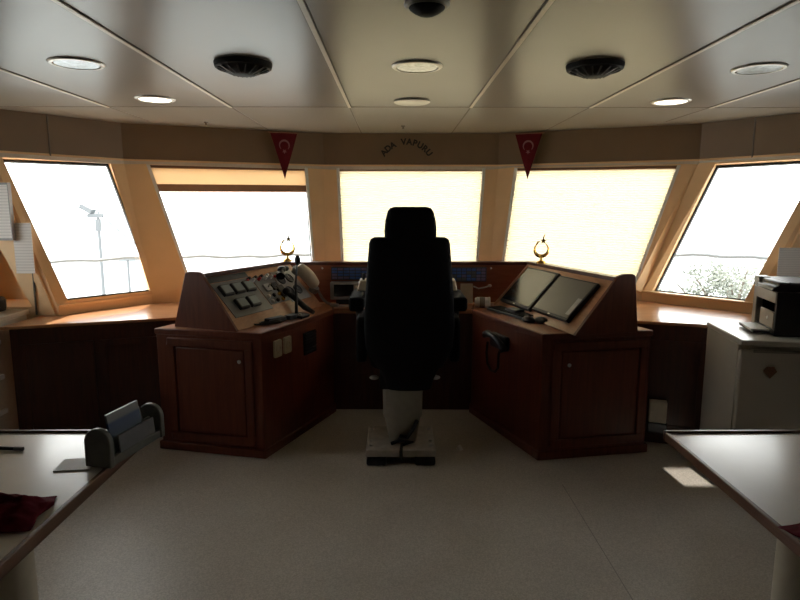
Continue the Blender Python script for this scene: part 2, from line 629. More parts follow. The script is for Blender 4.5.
bw.box(-XW, px - pw, YB - .01, YB, 0, CZ).box(px + pw, XW, YB - .01, YB, 0, CZ)
bw.box(px - pw, px + pw, YB - .01, YB, 0, pz - ph).box(px - pw, px + pw, YB - .01, YB, pz + ph, CZ)
struct('wall_back', bw, M_BACK)


# end partitions beside the outer windows; the left one has a slanted recess
def partition(name, outer, hole, y, depth):
    bm = bmesh.new()

    def loop(pts):
        vs = [bm.verts.new(p) for p in pts]
        return [bm.edges.new((vs[i], vs[(i + 1) % len(vs)])) for i in range(len(vs))]
    e = loop(outer)
    if hole:
        e += loop(hole)
    bmesh.ops.triangle_fill(bm, edges=e, use_beauty=True)
    bm.verts.index_update()
    mb = MB()
    mb.add([v.co.copy() for v in bm.verts], [tuple(v.index for v in f.verts) for f in bm.faces])
    bm.free()
    if hole:
        b = [V(p) + V((0, depth, 0)) for p in hole]
        h = [V(p) for p in hole]
        mb.add(h + b, [(i, (i + 1) % 4, 4 + (i + 1) % 4, 4 + i) for i in range(4)] + [(4, 5, 6, 7)])
    return struct(name, mb, M_CREAM)


partition('wall_left_end', [(-XW, 4.05, 0), (-2.30, 4.05, 0), (-2.30, 4.05, .88), (-2.68, 4.08, 1.93), (-2.68, 4.08, 2.2), (-XW, 4.05, 2.2)],
          [(-2.95, 4.05, 0.885), (-2.478, 4.05, 0.885), (-2.655, 4.055, 1.27), (-2.95, 4.055, 1.27)], 4.05, 0.34)
partition('wall_right_end', [(XW, 4.05, 0), (2.49, 4.11, 0), (2.49, 4.11, .88), (2.94, 4.08, 1.93), (2.94, 4.08, 2.2), (XW, 4.05, 2.2)], None, 4.05, 0)
# jamb strips along the outer windows and the joint in the left partition
struct('trim_8', MB().hexa([(-2.36, 4.035, .83), (-2.315, 4.035, .83), (-2.315, 4.05, .83), (-2.36, 4.05, .83)],
                           [(-2.74, 4.06, 1.90), (-2.69, 4.06, 1.90), (-2.69, 4.08, 1.90), (-2.74, 4.08, 1.90)]), M_CREAM)
struct('trim_9', MB().box(-2.452, -2.444, 4.040, 4.052, 0.83, 1.20), M_GROOVE)
struct('trim_10', MB().hexa([(2.51, 4.085, .83), (2.55, 4.08, .83), (2.55, 4.11, .83), (2.51, 4.11, .83)],
                            [(2.95, 4.06, 1.90), (3.0, 4.055, 1.90), (3.0, 4.08, 1.90), (2.95, 4.085, 1.90)]), M_CREAM)

# ceiling joint strips
k = 11
for x in (-1.865, -1.07, -0.30, 0.49, 1.27, 2.055):
    y1 = 5.42 if -0.6 < x < 0.9 else (5.2 if abs(x - .1) < 1.3 else 4.7)
    mb = MB().box(x - .013, x - .009, YB, 4.05, CZ - .004, CZ + .001).box(x + .009, x + .013, YB, 4.05, CZ - .004, CZ + .001)
    mb.box(x - .004, x + .004, 4.05, y1, CZ - .002, CZ + .001)
    struct('trim_%d' % k, mb, M_GROOVE)
    k += 1
    struct('trim_%d' % k, MB().box(x - .009, x + .009, YB, 4.05, CZ - .007, CZ + .001), M_STRIP)
    k += 1
struct('trim_%d' % k, MB().box(-XW, XW, 4.046, 4.055, CZ - .002, CZ + .001), M_GROOVE)
k += 1
# joint of the floor covering
struct('trim_%d' % k, MB().hexa([(.955, -1, .0), (.959, -1, .0), (.945, 3.2, 0), (.941, 3.2, 0)], [(.955, -1, .0006), (.959, -1, .0006), (.945, 3.2, .0006), (.941, 3.2, .0006)]), M_JOINT)
k += 1
# painted sill noses under the outer windows
for a, b in ((S[0], S[1]), (S[4], S[5])):
    A, B = V((*a, 0)), V((*b, 0))
    d = (B - A).normalized()
    nn = V((-d.y, d.x, 0))
    q = [A - nn * .012, B - nn * .012, B + nn * .055, A + nn * .055]
    struct('trim_%d' % k, MB().hexa([p + V((0, 0, .882)) for p in q], [p + V((0, 0, .900)) for p in q]), M_CREAM, bev=.004)
    k += 1

# ------------------------------------------------------------------ outside
struct('sea', MB().box(-900, 900, 30, 1800, -8.2, -8.0), M_SEA)
struct('quay', MB().box(-60, 60, 16, 30, -8.0, -7.0), M_HULL)

rl = thing('handrail', (0, 6.4, -0.3), 'wavy grey wire handrail outside the bridge windows', 'handrail')
pts = []
ring = [(-4.3, 5.6), (-2.55, 6.35), (-0.9, 6.75), (1.15, 6.75), (2.85, 6.35), (4.6, 5.6)]
for i in range(5):
    for q in range(14):
        t = q / 14
        p = V((ring[i][0] + (ring[i + 1][0] - ring[i][0]) * t, ring[i][1] + (ring[i + 1][1] - ring[i][1]) * t, 1.03))
        p.z += 0.008 * math.sin(q * 1.7 + i) + 0.007 * math.sin(q * .6) + (0.028 if i > 2 else 0)
        pts.append(p)
obj('wire', MB().tube(pts, 0.019, 6), M_OUTM, rl)
for i, x in ((1, 0), (4, 0)):
    obj('stanchion', MB().cyl((ring[i][0] + (0.04 if i == 1 else -.1), ring[i][1], -0.3), (ring[i][0] + (0.04 if i == 1 else -.1), ring[i][1], 1.0), 0.02, n=8), M_OUTM, rl)
struct('deck', MB().prism([(-6, 4.2), (-3.4, 4.2), (-2.2, 5.3), (-.7, 5.95), (.95, 5.95), (2.5, 5.3), (3.6, 4.2), (6, 4.2), (4.7, 6.2), (1.3, 7.1), (-1.0, 7.1), (-4.4, 6.2)], -.4, -.3), M_HULL)

ms = thing('floodlight_mast', (-12.25, 25, -7), 'slim grey mast with a floodlight seen through the leftmost window', 'mast')
obj('pole', MB().cyl((-12.25, 25, -7), (-12.25, 25, 1.3), .085, .06, 10), M_OUTM, ms)
obj('spike', MB().cyl((-12.22, 25, 1.3), (-12.22, 25, 1.9), .03, .01, 6), M_OUTM, ms)
mf = MB(Matrix.Translation((-12.62, 25, 1.50)) @ Matrix.Rotation(R(28), 4, 'Y'))
mf.box(-.30, .22, -.2, .2, -.10, .10)
obj('floodlight', mf, M_OUTM, ms)
obj('bracket', MB().box(-12.65, -12.05, 24.9, 25.1, 1.16, 1.32).box(-12.34, -12.18, 24.9, 25.1, .6, 1.1), M_OUTM, ms)
tag(obj('overhead_cable', MB().tube([(-12.1 + 1.9 * t, 25, 1.25 - 1.9 * t + .28 * t * t) for t in [q / 10 for q in range(11)]] + [(-9.6, 25, -.3), (-8.9, 25, -.35)], .03, 6), M_OUTM),
    'thin dark cable sloping down from the floodlight mast', 'cable')
lp = thing('quay_lamp', (-11.15, 25, -7), 'short grey lamp post right of the taller floodlight mast', 'lamp post')
obj('post', MB().cyl((-11.15, 25, -7), (-11.15, 25, -.55), .07, .05, 10), M_OUTM, lp)
obj('lamp_head', MB().box(-11.55, -10.65, 24.85, 25.15, -.62, -.45), M_OUTM, lp, bev=.03)

tr = thing('tree', (11.3, 20, -7), 'hazy leafy tree seen through the rightmost window', 'tree')
tb = MB().tube([(11.3, 20, -7), (11.25, 20, -4.5), (11.35, 20.1, -2.5), (11.3, 20, -1)], [.3, .24, .17, .08], 8)
for a in range(7):
    an = a * 0.9
    tb.tube([(11.3, 20, -4 + a * .3), (11.3 + .8 * math.cos(an), 20 + .8 * math.sin(an), -2.9 + a * .3), (11.3 + 1.7 * math.cos(an), 20 + 1.5 * math.sin(an), -2 + a * .32)], [.1, .06, .02], 5)
obj('trunk', tb, M_BARK, tr)
lf = MB()
rng = random.Random(3)
clus = [(11.3 + 2.1 * rng.uniform(-1, 1), 20 + 1.6 * rng.uniform(-1, 1), -1.6 + 1.25 * rng.uniform(-1.3, 1), rng.uniform(.35, .7)) for _ in range(46)]
for cx, cy, cz, cr in clus:
    for _ in range(130):
        d = V((rng.gauss(0, 1), rng.gauss(0, 1), rng.gauss(0, .8))).normalized() * cr * rng.random() ** .4
        p = V((cx, cy, cz)) + d
        a = V((rng.gauss(0, 1), rng.gauss(0, 1), rng.gauss(0, 1))).normalized()
        b = a.orthogonal().normalized()
        s = rng.uniform(.05, .10)
        lf.add([p - a * s, p + b * s * .45, p + a * s, p - b * s * .45], [(0, 1, 2, 3)])
obj('foliage', lf, M_LEAF, tr, smooth=False)


# ------------------------------------------------------------------ blinds
def bil(hole, u, v):
    a = hole[0].lerp(hole[1], u)
    b = hole[3].lerp(hole[2], u)
    return a.lerp(b, v)


def blind(i, v1, label, mat, pitch, amp, group):
    hole = [V(p) for p in HOLES[i]]
    n = NORM[i]
    c = bil(hole, .5, 0.0)
    t = thing('pleated_blind', tuple(c + n * .018), label, 'window blind', group)
    H = (bil(hole, .5, 0) - bil(hole, .5, v1)).length
    N = max(8, int(H / pitch)) * 2
    mb = MB()
    L = []
    for q in range(N + 1):
        v = 0.02 + (v1 - 0.02) * q / N
        off = n * (0.018 + (amp if q % 2 else -amp))
        L.append((bil(hole, .008, v) + off, bil(hole, .992, v) + off))
    pts = [p for l in L for p in l]
    mb.add(pts, [(2 * q, 2 * q + 1, 2 * q + 3, 2 * q + 2) for q in range(N)])
    obj('fabric', mb, mat, t, smooth=False)

    def rail(name, va, vb, m, d0, d1, u0=.006, u1=.994):
        q = [bil(hole, u0, va), bil(hole, u1, va), bil(hole, u1, vb), bil(hole, u0, vb)]
        obj(name, MB().hexa([p + n * d0 for p in q], [p + n * d1 for p in q]), m, t, bev=.002)
    for ua, ub in ((-.004, .016), (.984, 1.004)):
        rail('side_guide', 0.0, .985, M_WHITE, -.006, .012, ua, ub)
    rail('head_rail', 0.0, 0.022, M_BROWN, .004, .032)
    rail('bottom_rail', v1 - (.056 if v1 < .5 else .012), v1 + .004, M_BRAIL if v1 < .5 else M_BROWN, .004, .030)
    return t


blind(1, 0.215, 'short raised cream blind with brown bottom rail, mostly open window', M_BLINDF, .0075, .0035, 'pleated window blinds')
blind(2, 0.925, 'glowing cream pleated blind lowered behind the black chair', M_BLIND, .021, .0035, 'pleated window blinds')
blind(3, 0.97, 'glowing cream pleated blind lowered behind the two flat monitors', M_BLIND, .021, .0035, 'pleated window blinds')

# ------------------------------------------------------------------ window counters
def counter(label, poly, front, zt=.825, side=1):
    x = sum(p[0] for p in poly) / len(poly)
    y = sum(p[1] for p in poly) / len(poly)
    t = thing('window_counter', (x, y, 0), label, 'counter', 'counters under the outer windows')
    obj('worktop', MB().prism(poly, zt - .020, zt), M_COUNTER, t, bev=.004, label='glossy orange wood top')
    a, b = V((*front[0], 0)), V((*front[1], 0))
    d = (b - a).normalized()
    nn = V((-d.y, d.x, 0))
    q = [a + nn * .03, b + nn * .03, b + nn * .055, a + nn * .055]
    obj('front_panel', MB().hexa([tuple(p) for p in q], [tuple(p + V((0, 0, zt - .020))) for p in q]), M_DARKW, t)
    L = (b - a).length
    F = frame(a + nn * .03 + V((0, 0, 0)), d, (0, 0, 1))
    for u0, u1 in ((.05, L * .5 - .02), (L * .5 + .02, L - .05)):
        mb = MB(F)
        mb.box(u0, u1, .10, .70, -.004, .010)
        dr = obj('door', mb, M_DARKW, t, bev=.004)
        mb = MB(F)
        for x0, x1, y0, y1 in ((u0, u1, .665, .70), (u0, u1, .10, .135), (u0, u0 + .035, .135, .665), (u1 - .035, u1, .135, .665)):
            mb.box(x0, x1, y0, y1, .008, .018)
        obj('moulding', mb, M_DARKW, dr, bev=.003)
    return t


counter('dark wood counter with glossy orange top under the leftmost window',
        [(-2.44, 3.64), (-1.47, 3.972), (-1.42, 4.22), (-1.42, 4.74), (-1.86, 4.565), (-2.29, 4.035), (-2.44, 4.03)], [(-2.40, 3.655), (-1.48, 3.972)])
counter('dark wood counter with glossy orange top under the rightmost window',
        [(1.56, 3.835), (2.42, 3.53), (2.78, 4.04), (2.47, 4.09), (1.94, 4.69), (1.60, 4.80), (1.50, 4.26)], [(1.57, 3.835), (2.40, 3.54)])

# ------------------------------------------------------------------ consoles
A, B, C = (-1.52, 3.74), (-.82, 3.57), (-.475, 4.44)
A2, B2, C2 = (1.595, 3.66), (.885, 3.535), (.575, 4.42)


def offs(poly, d):
    """grow a plan polygon outward by d"""
    n = len(poly)
    cx = sum(p[0] for p in poly) / n
    cy = sum(p[1] for p in poly) / n
    out = []
    for i in range(n):
        p0, p1, p2 = V(poly[i - 1]), V(poly[i]), V(poly[(i + 1) % n])
        e0, e1 = (p1 - p0).normalized(), (p2 - p1).normalized()
        n0, n1 = V((e0.y, -e0.x)), V((e1.y, -e1.x))
        if n0.dot(p1 - V((cx, cy))) < 0 and n1.dot(p1 - V((cx, cy))) < 0:
            n0, n1 = -n0, -n1
        b = (n0 + n1)
        b = b / max(.35, b.length_squared / 2)
        out.append(tuple(p1 + b * d))
    return out


def recessed_door(par, F, u0, u1, z0, z1, lock):
    fr = MB(F)
    for x0, x1, y0, y1 in ((u0, u1, z1 - .05, z1), (u0, u1, z0, z0 + .05), (u0, u0 + .05, z0 + .05, z1 - .05), (u1 - .05, u1, z0 + .05, z1 - .05)):
        fr.box(x0, x1, y0, y1, -.002, .016)
    obj('door_frame', fr, M_MAHOG, par, bev=.006)
    d = obj('door', MB(F).box(u0 + .06, u1 - .06, z0 + .06, z1 - .06, -.002, .010), M_MAHOG, par, bev=.005)
    lk = MB(F)
    lk.lathe((lock[0], lock[1], .008), [(.012, 0), (.012, .006), (.008, .009), (.003, .009)], 14)
    obj('lock', lk, M_STEEL, d)


# left wing
lbase = [A, B, C, (-.50, 4.72), (-.98, 4.80), (-1.33, 4.25), (-1.42, 3.96)]
lc = thing('control_console', (-.95, 4.2, 0), 'left mahogany console with gauges, switches and a white telephone handset', 'console', 'wheelhouse consoles')
obj('cabinet', MB().prism(lbase, .0, .762), M_MAHOG, lc, bev=.004)
obj('plinth', MB().prism(offs(lbase, .014), .0, .055), M_MAHOG, lc, bev=.006)
obj('worktop', MB().prism(offs(lbase, .007), .762, .798), M_MAHOG, lc, bev=.004)
obj('worktop_inlay', MB().prism(offs(lbase, -.006), .796, .800), M_MAHOGTOP, lc, label='lighter wood top')
FL = frame((*A, 0), (B[0] - A[0], B[1] - A[1], 0), (0, 0, 1))
recessed_door(lc, FL, .08, .665, .075, .745, (.575, .615))
FLi = frame((*B, 0), (C[0] - B[0], C[1] - B[1], 0), (0, 0, 1))
for u in (.172, .288):
    s_ = MB(FLi)
    s_.rbox(u - .042, u + .042, .612, .722, -.002, .012, .012, 'Z')
    so_ = obj('socket_outlet', s_, M_SOCK, lc, bev=.002)
    q = MB(FLi)
    q.lathe((u, .667, .010), [(.026, 0), (.026, .004), (.020, .005), (.018, .001), (.002, .001)], 18)
    obj('socket_face', q, M_BEIGE, so_)
vg = MB(FLi).box(.50, .66, .545, .700, -.002, .010)
for q in range(7):
    vg.box(.508, .652, .555 + q * .021, .566 + q * .021, .008, .018)
obj('vent_grille', vg, M_BLACKM, lc)

Lb0, Lb1, Lt0 = V((-.97, 3.63, .80)), V((-.57, 4.60, .80)), V((-1.245, 3.755, 1.125))
Lt1 = Lt0 + (Lb1 - Lb0)
BL, BL1 = V((-1.34, 3.775, .80)), V((-.98, 4.755, .80))
TL, TL1 = V((-1.285, 3.765, 1.125)), V((-.885, 4.745, 1.125))
obj('tower', MB().hexa([BL, Lb0, Lt0, TL], [BL1, Lb1, Lt1, TL1]), M_SLOPE, lc)
e = V((.44, -.17, 0)).normalized()
nn = V((e.y, -e.x, 0))
pl_ = [V((-1.41, 3.80, .80)), V((-.965, 3.628, .80)), V((-1.195, 3.717, 1.148)), V((-1.215, 3.725, 1.158)), V((-1.285, 3.752, 1.158)), V((-1.310, 3.761, 1.148))]
obj('end_board', MB().hexa([p + nn * .022 for p in pl_], [p - nn * .002 for p in pl_]), M_MAHOG, lc, bev=.003)
dl = (Lb1 - Lb0).normalized()
lg = MB()
lg.hexa([TL + V((-.012, 0, -.012)), TL + V((.062, -.02, -.012)), TL + V((.062, -.02, .016)), TL + V((-.012, 0, .016))],
        [TL1 + V((-.012, 0, -.012)), TL1 + V((.062, -.02, -.012)), TL1 + V((.062, -.02, .016)), TL1 + V((-.012, 0, .016))])
obj('ledge', lg, M_LEDGE, lc, bev=.004)
FP = frame(Lb0, Lb1 - Lb0, Lt0 - Lb0)       # u along the panel from the near end, v up the slope, w out of it
LEN = (Lb1 - Lb0).length
HGT = (Lt0 - Lb0).length


def on(name, F, boxes, mat, par, bev=.0, label=None):
    m = MB(F)
    for b in boxes:
        m.box(*b)
    return obj(name, m, mat, par, bev=bev, label=label)


on('edge_strip', FP, [(.0, LEN, .0, .02, -.002, .006)], M_SLOPE, lc)
on('instrument_plate', FP, [(.06, .47, .09, .37, -.002, .004)], M_GREYP, lc, .001, 'grey plate behind the rectangular gauges')
on('instrument_plate', FP, [(.48, .72, .12, .36, -.002, .004)], M_GREYP, lc, .001)
on('instrument_plate', FP, [(.73, 1.00, .10, .38, -.002, .004)], M_GREYL, lc, .001)
on('upper_plate', FP, [(.06, .47, .375, .42, -.002, .004)], M_GREYD, lc, .001)


def gauge(u, v, w_=.098, h_=.082):
    g = on('display_gauge', FP, [(u, u + w_, v, v + h_, .0, .026)], M_BLACK, lc, .004)
    on('display_glass', FP, [(u + .010, u + w_ - .008, v + .012, v + h_ - .008, .024, .028)], M_LCD, g)


for u in (.095, .215, .335):
    gauge(u, .255)
for u in (.145, .268):
    gauge(u, .135)
for q in range(9):
    u = .40 + q * .036
    m = MB(FP).lathe((u, .352 if q % 2 else .335, .002), [(.012, 0), (.012, .012), (.008, .03), (.002, .031)], 10)
    obj('push_button', m, (M_RED, M_BLACK, M_WHITE, M_BLACK)[q % 4] if q < 6 else M_WHITE, lc)
for u in (.53, .62):
    m = MB(FP)
    m.rbox(u, u + .075, .225, .285, .0, .018, .012, 'Z')
    sw = obj('switch_block', m, M_GREYL if u < .6 else M_BLACK, lc, bev=.002)
    m = MB(FP).cyl((u + .037, .255, .016), (u + .037, .262, .05), .006, .004, 8)
    obj('toggle', m, M_STEEL, sw)
for q in range(6):
    u = .51 + (q % 3) * .066
    v = .14 + (q // 3) * .045
    m = MB(FP).lathe((u, v, .002), [(.014, 0), (.014, .014), (.010, .020), (.002, .020)], 12)
    obj('rotary_knob', m, (M_WHITE, M_BLACK, M_GOLD)[q % 3], lc)
on('key_block', FP, [(.655, .735, .150, .255, .0, .022)], M_BLACK, lc, .006)
for q in range(4):
    u, v = (.79 + (q % 2) * .11, .30 - (q // 2) * .11)
    m = MB(FP).lathe((u, v, .002), [(.042, 0), (.042, .010), (.037, .012), (.034, .007), (.002, .007)], 20)
    g = obj('round_gauge', m, M_GREYD, lc)
    m = MB(FP).box(u - .002, u + .002, v, v + .028, .0085, .0115)
    obj('needle', m, M_WHITE, g)
for u in (.745, .775):
    m = MB(FP).lathe((u, .335, .002), [(.011, 0), (.011, .014), (.002, .018)], 10)
    obj('push_button', m, M_RED, lc)
# black jointed light unit at the top of the panel
gl = MB(FP)
gl.cyl((.80, .345, .0), (.80, .345, .05), .022, .018, 12)
gl.ell((.79, .35, .065), (.045, .026, .026))
gl.ell((.86, .355, .06), (.028, .02, .02))
gl.cyl((.79, .35, .06), (.73, .30, .055), .020, .032, 12)
obj('swivel_lamp', gl, M_BLACK, lc)

# right wing
rbase = [B2, A2, (1.52, 3.86), (1.42, 4.25), (1.12, 4.80), (.62, 4.70), C2]
rc = thing('control_console', (1.05, 4.2, 0), 'right mahogany console with two flat screens on its sloped top', 'console', 'wheelhouse consoles')
obj('cabinet', MB().prism(rbase, .0, .762), M_MAHOG, rc, bev=.004)
obj('plinth', MB().prism(offs(rbase, .014), .0, .055), M_MAHOG, rc, bev=.006)
obj('worktop', MB().prism(offs(rbase, .007), .762, .798), M_MAHOG, rc, bev=.004)
obj('worktop_inlay', MB().prism(offs(rbase, -.006), .796, .800), M_MAHOGTOP, rc, label='lighter wood top')
FR = frame((*B2, 0), (A2[0] - B2[0], A2[1] - B2[1], 0), (0, 0, 1))
recessed_door(rc, FR, .07, .70, .075, .745, (.175, .60))
Rb0, Rb1, Rt0 = V((1.06, 3.50, .80)), V((.77, 4.62, .80)), V((1.34, 3.615, 1.120))
Rt1 = Rt0 + (Rb1 - Rb0)
RB, RB1 = V((1.44, 3.635, .80)), V((1.15, 4.755, .80))
RT, RT1 = V((1.385, 3.63, 1.120)), V((1.095, 4.75, 1.120))
obj('tower', MB().hexa([Rb0, RB, RT, Rt0], [Rb1, RB1, RT1, Rt1]), M_SLOPE, rc)
e = V((.42, .115, 0)).normalized()
nn = V((e.y, -e.x, 0))
pl_ = [V((1.055, 3.495, .80)), V((1.475, 3.610, .80)), V((1.437, 3.600, 1.148)), V((1.415, 3.594, 1.158)), V((1.360, 3.578, 1.158)), V((1.325, 3.569, 1.146))]
obj('end_board', MB().hexa([p + nn * .022 for p in pl_], [p - nn * .006 for p in pl_]), M_MAHOG, rc, bev=.003)
lg = MB()
lg.hexa([RT + V((-.058, -.015, -.012)), RT + V((.012, 0, -.012)), RT + V((.012, 0, .014)), RT + V((-.058, -.015, .014))],
        [RT1 + V((-.058, -.015, -.012)), RT1 + V((.012, 0, -.012)), RT1 + V((.012, 0, .014)), RT1 + V((-.058, -.015, .014))])
obj('ledge', lg, M_LEDGE, rc, bev=.004)
FS = frame(Rb1, Rb0 - Rb1, Rt1 - Rb1)       # u from the far end towards the viewer, v up the slope
RL = (Rb0 - Rb1).length
on('edge_strip', FS, [(.0, RL, .0, .018, -.002, .006), (.0, .016, .0, .40, -.002, .014)], M_SLOPE, rc)

# centre
cc = thing('control_console', (.07, 4.6, 0), 'centre mahogany console behind the black chair with two blue key panels', 'console', 'wheelhouse consoles')
obj('cabinet', MB().prism([(-.4775, 4.50), (.582, 4.48), (.617, 4.70), (-.497, 4.71)], 0, .762), M_DARKW, cc)
obj('worktop', MB().prism([(-.468, 4.47), (.571, 4.45), (.609, 4.69), (-.488, 4.71)], .762, .800), M_MAHOGTOP, cc, bev=.005)
obj('upright_panel', MB().box(-.85, 1.06, 4.765, 4.80, .80, 1.100), M_UPRIGHT, cc)
obj('ledge', MB().box(-.87, 1.08, 4.762, 4.85, 1.100, 1.126), M_LEDGE, cc, bev=.004)


def key_panel(x0, x1, z0, z1, cols, rows, label, colours):
    p = obj('key_panel', MB().box(x0, x1, 4.742, 4.765, z0, z1), M_GREYD, cc, bev=.003, label=label)
    rg = random.Random(11)
    W, Hh = (x1 - x0 - .012) / cols, (z1 - z0 - .012) / rows
    for r in range(rows):
        for c_ in range(cols):
            a = x0 + .006 + c_ * W
            b = z0 + .006 + r * Hh
            obj('key', MB().box(a + .003, a + W - .003, 4.737, 4.744, b + .003, b + Hh - .003), colours[rg.randrange(len(colours))], p)


key_panel(-.515, -.13, .985, 1.088, 8, 4, 'panel of blue keys left of the chair', [M_BLUE, M_BLUE, M_BLUE, M_PURPLE])
key_panel(.40, .722, .970, 1.085, 8, 4, 'panel of violet and blue keys right of the chair', [M_BLUE, M_PURPLE, M_PURPLE, M_GREYP, M_BLUE])
kl = on('knob_strip', Matrix.Identity(4), [(-.22, -.10, 4.71, 4.765, .97, 1.01)], M_BEIGE, cc, .004)
for x in (-.585, .76):
    obj('screw_cap', MB().ell((x, 4.764, 1.075), (.008, .006, .008), 10, 6), M_WHITE, cc)

# ------------------------------------------------------------------ things on the consoles
mon = thing('monitor', tuple(FS @ V((.30, .21, .002))), 'dark flat screen on the right console, the one nearer the chair', 'monitor', 'flat screens on the right console')


def monitor(root, u0, u1, v0, v1, scr, ob=.016, lb='screen'):
    obj('casing', MB(FS).box(u0, u1, v0, v1, .001, .030), M_BLACK, root, bev=.004)
    obj(lb, MB(FS).box(u0 + ob, u1 - ob, v0 + ob + .006, v1 - ob, .029, .0325), scr, root)
    obj('badge', MB(FS).box((u0 + u1) / 2 - .012, (u0 + u1) / 2 + .012, v0 + .005, v0 + .013, .029, .0315), M_STEEL, root)


monitor(mon, .075, .545, .045, .385, M_SCREEN)
mon2 = thing('monitor', tuple(FS @ V((.80, .21, .002))), 'grey flat screen on the right console, beside the dark end board', 'monitor', 'flat screens on the right console')
monitor(mon2, .575, 1.035, .06, .37, M_SCREENG, .013)
on('sticker', FS, [(.975, 1.022, .10, .23, .032, .0335)], M_GREYL, mon2)

# microphone
mp_ = V((-.685, 4.115, .80))
mc = thing('desk_microphone', tuple(mp_), 'black gooseneck microphone on a flat base on the left console', 'microphone')
obj('base', MB().prism([(-.76, 4.10), (-.64, 4.03), (-.60, 4.14), (-.70, 4.21)], .80, .822), M_BLACK, mc, bev=.008)
obj('switch', MB().cyl((-.66, 4.08, .82), (-.66, 4.08, .83), .010, n=10), M_STEEL, mc)
obj('stem', MB().tube([(-.695, 4.14, .82), (-.695, 4.145, .92), (-.698, 4.16, 1.04), (-.690, 4.19, 1.155)], [.013, .010, .007, .006], 10), M_BLACK, mc)
obj('capsule', MB().ell((-.688, 4.20, 1.188), (.021, .021, .036)), M_BLACKM, mc)

# white telephone handset lying up the slope, with its coiled cord
hs = thing('telephone_handset', (-.66, 4.62, .92), 'cream telephone handset leaning on the left console by the microphone', 'telephone')
h0, h1 = V((-.745, 4.56, 1.105)), V((-.625, 4.62, .955))
hd = MB()
ax = (h1 - h0)
prof = []
for q in range(15):
    t = q / 14
    p = h0 + ax * t + V((.012, -.035, .012)) * math.sin(math.pi * t)
    prof.append((p, (.042 + .008 * math.sin(math.pi * t)) if 0 < q < 14 else .026))
hd.tube([p for p, _ in prof], [r for _, r in prof], 14)
obj('handle', hd, M_BEIGE, hs)
for p, m_ in ((h0, 1), (h1, -1)):
    ec = MB().lathe(p + V((.0, .0, -.01)), [(.036, 0), (.040, .014), (.036, .044), (.01, .048)], 16, V((-.45, .25, -.7)))
    obj('ear_cap', ec, M_PED, hs)
cd = []
for q in range(90):
    t = q / 89
    p = V((-.62, 4.66, .94)).lerp(V((-.50, 4.54, .825)), t)
    p.z -= .035 * math.sin(math.pi * t)
    p.z = max(p.z, .814)
    a = q * 1.25
    cd.append(p + V((.009 * math.cos(a), .009 * math.sin(a) * .6, .009 * math.sin(a))))
obj('coiled_cord', MB().tube(cd, .0032, 5), M_PED, hs)
tag(obj('cable_plug', MB().cyl((-.50, 4.55, .816), (-.44, 4.53, .816), .015, .012, 12).tube([(-.44, 4.53, .812), (-.40, 4.55, .806), (-.35, 4.57, .806)], .006, 6), M_GREYL),
    'small grey plug lying at the inner end of the left console', 'plug')

# black hand microphone leaning on the slope
bh = thing('radio_handset', (-.63, 4.26, .80), 'black radio handset propped slantwise behind the microphone base', 'handset')
obj('body', MB().tube([(-.795, 4.30, .955), (-.72, 4.29, .90), (-.655, 4.26, .845), (-.585, 4.21, .815)], [.016, .021, .022, .014], 12), M_BLACK, bh)
obj('mouthpiece', MB().ell((-.790, 4.30, .955), (.03, .026, .028)), M_BLACK, bh)

# clutter along the front of the left desk
tag(obj('coiled_cable', MB().tube([V((-.905 + .05 * math.cos(a * .7) + .006 * a, 3.80 + .035 * math.sin(a * .7) + .002 * a, .808 + .0006 * a)) for a in range(26)], .006, 6), M_BLACK),
    'black cable coiled at the near corner of the left console', 'cable')
rd = thing('handheld_radio', (-.80, 3.93, .80), 'black handheld radio lying flat on the left console desk', 'radio')
rm = MB(Matrix.Translation((-.80, 3.93, .80)) @ Matrix.Rotation(R(55), 4, 'Z'))
rm.box(-.075, .075, -.03, .03, 0, .034)
obj('body', rm, M_BLACK, rd, bev=.008)
rm = MB(Matrix.Translation((-.80, 3.93, .80)) @ Matrix.Rotation(R(55), 4, 'Z'))
rm.cyl((.07, .012, .017), (.19, .012, .017), .008, .006, 10)
obj('aerial', rm, M_BLACK, rd)
sg = thing('spectacles', (-.855, 3.895, .80), 'thin dark spectacles lying beside the handheld radio', 'spectacles')
g_ = MB(Matrix.Translation((-.865, 3.885, .806)) @ Matrix.Rotation(R(40), 4, 'Z'))
for x in (-.03, .03):
    g_.tube([(x + .022 * math.cos(2 * math.pi * q / 14), .016 * math.sin(2 * math.pi * q / 14), 0) for q in range(15)], .0035, 6)
g_.tube([(-.052, .0, 0), (-.05, .08, 0)], .003, 6).tube([(.052, .0, 0), (.05, .08, 0)], .003, 6)
obj('rim', g_, M_BLACK, sg)
tag(obj('charger_dock', MB(Matrix.Translation((-.715, 4.045, .80)) @ Matrix.Rotation(R(60), 4, 'Z')).rbox(-.045, .045, -.03, .03, 0, .03, .01, 'Z'), M_GREYD, bev=.004),
    'small grey block between the handheld radio and the microphone base', 'device')

# right desk: keyboard, pocket calculator, mice, cup
kb = thing('keyboard', (.775, 4.22, .80), 'long black keyboard on the right console in front of the screens', 'keyboard')
FK = frame((.655, 4.40, .80), (.20, -.47, 0), (.47, .20, 0))
obj('body', MB(FK).rbox(.0, .46, .02, .15, .002, .018, .012, 'Z'), M_BLACK, kb, bev=.003)
rg = random.Random(5)
km = MB(FK)
for r in range(5):
    for c_ in range(18):
        km.box(.012 + c_ * .0243, .012 + c_ * .0243 + .020, .032 + r * .022, .032 + r * .022 + .018, .017, .025)
obj('key_block', km, M_BLACKM, kb)
ca = thing('calculator', (.84, 4.25, .826), 'grey calculator lying on top of the black keyboard', 'calculator')
obj('body', MB(FK).rbox(.19, .32, .055, .140, .026, .042, .008, 'Z'), M_GREYD, ca, bev=.003)
obj('display', MB(FK).box(.205, .305, .093, .130, .041, .0435), M_LCD, ca)
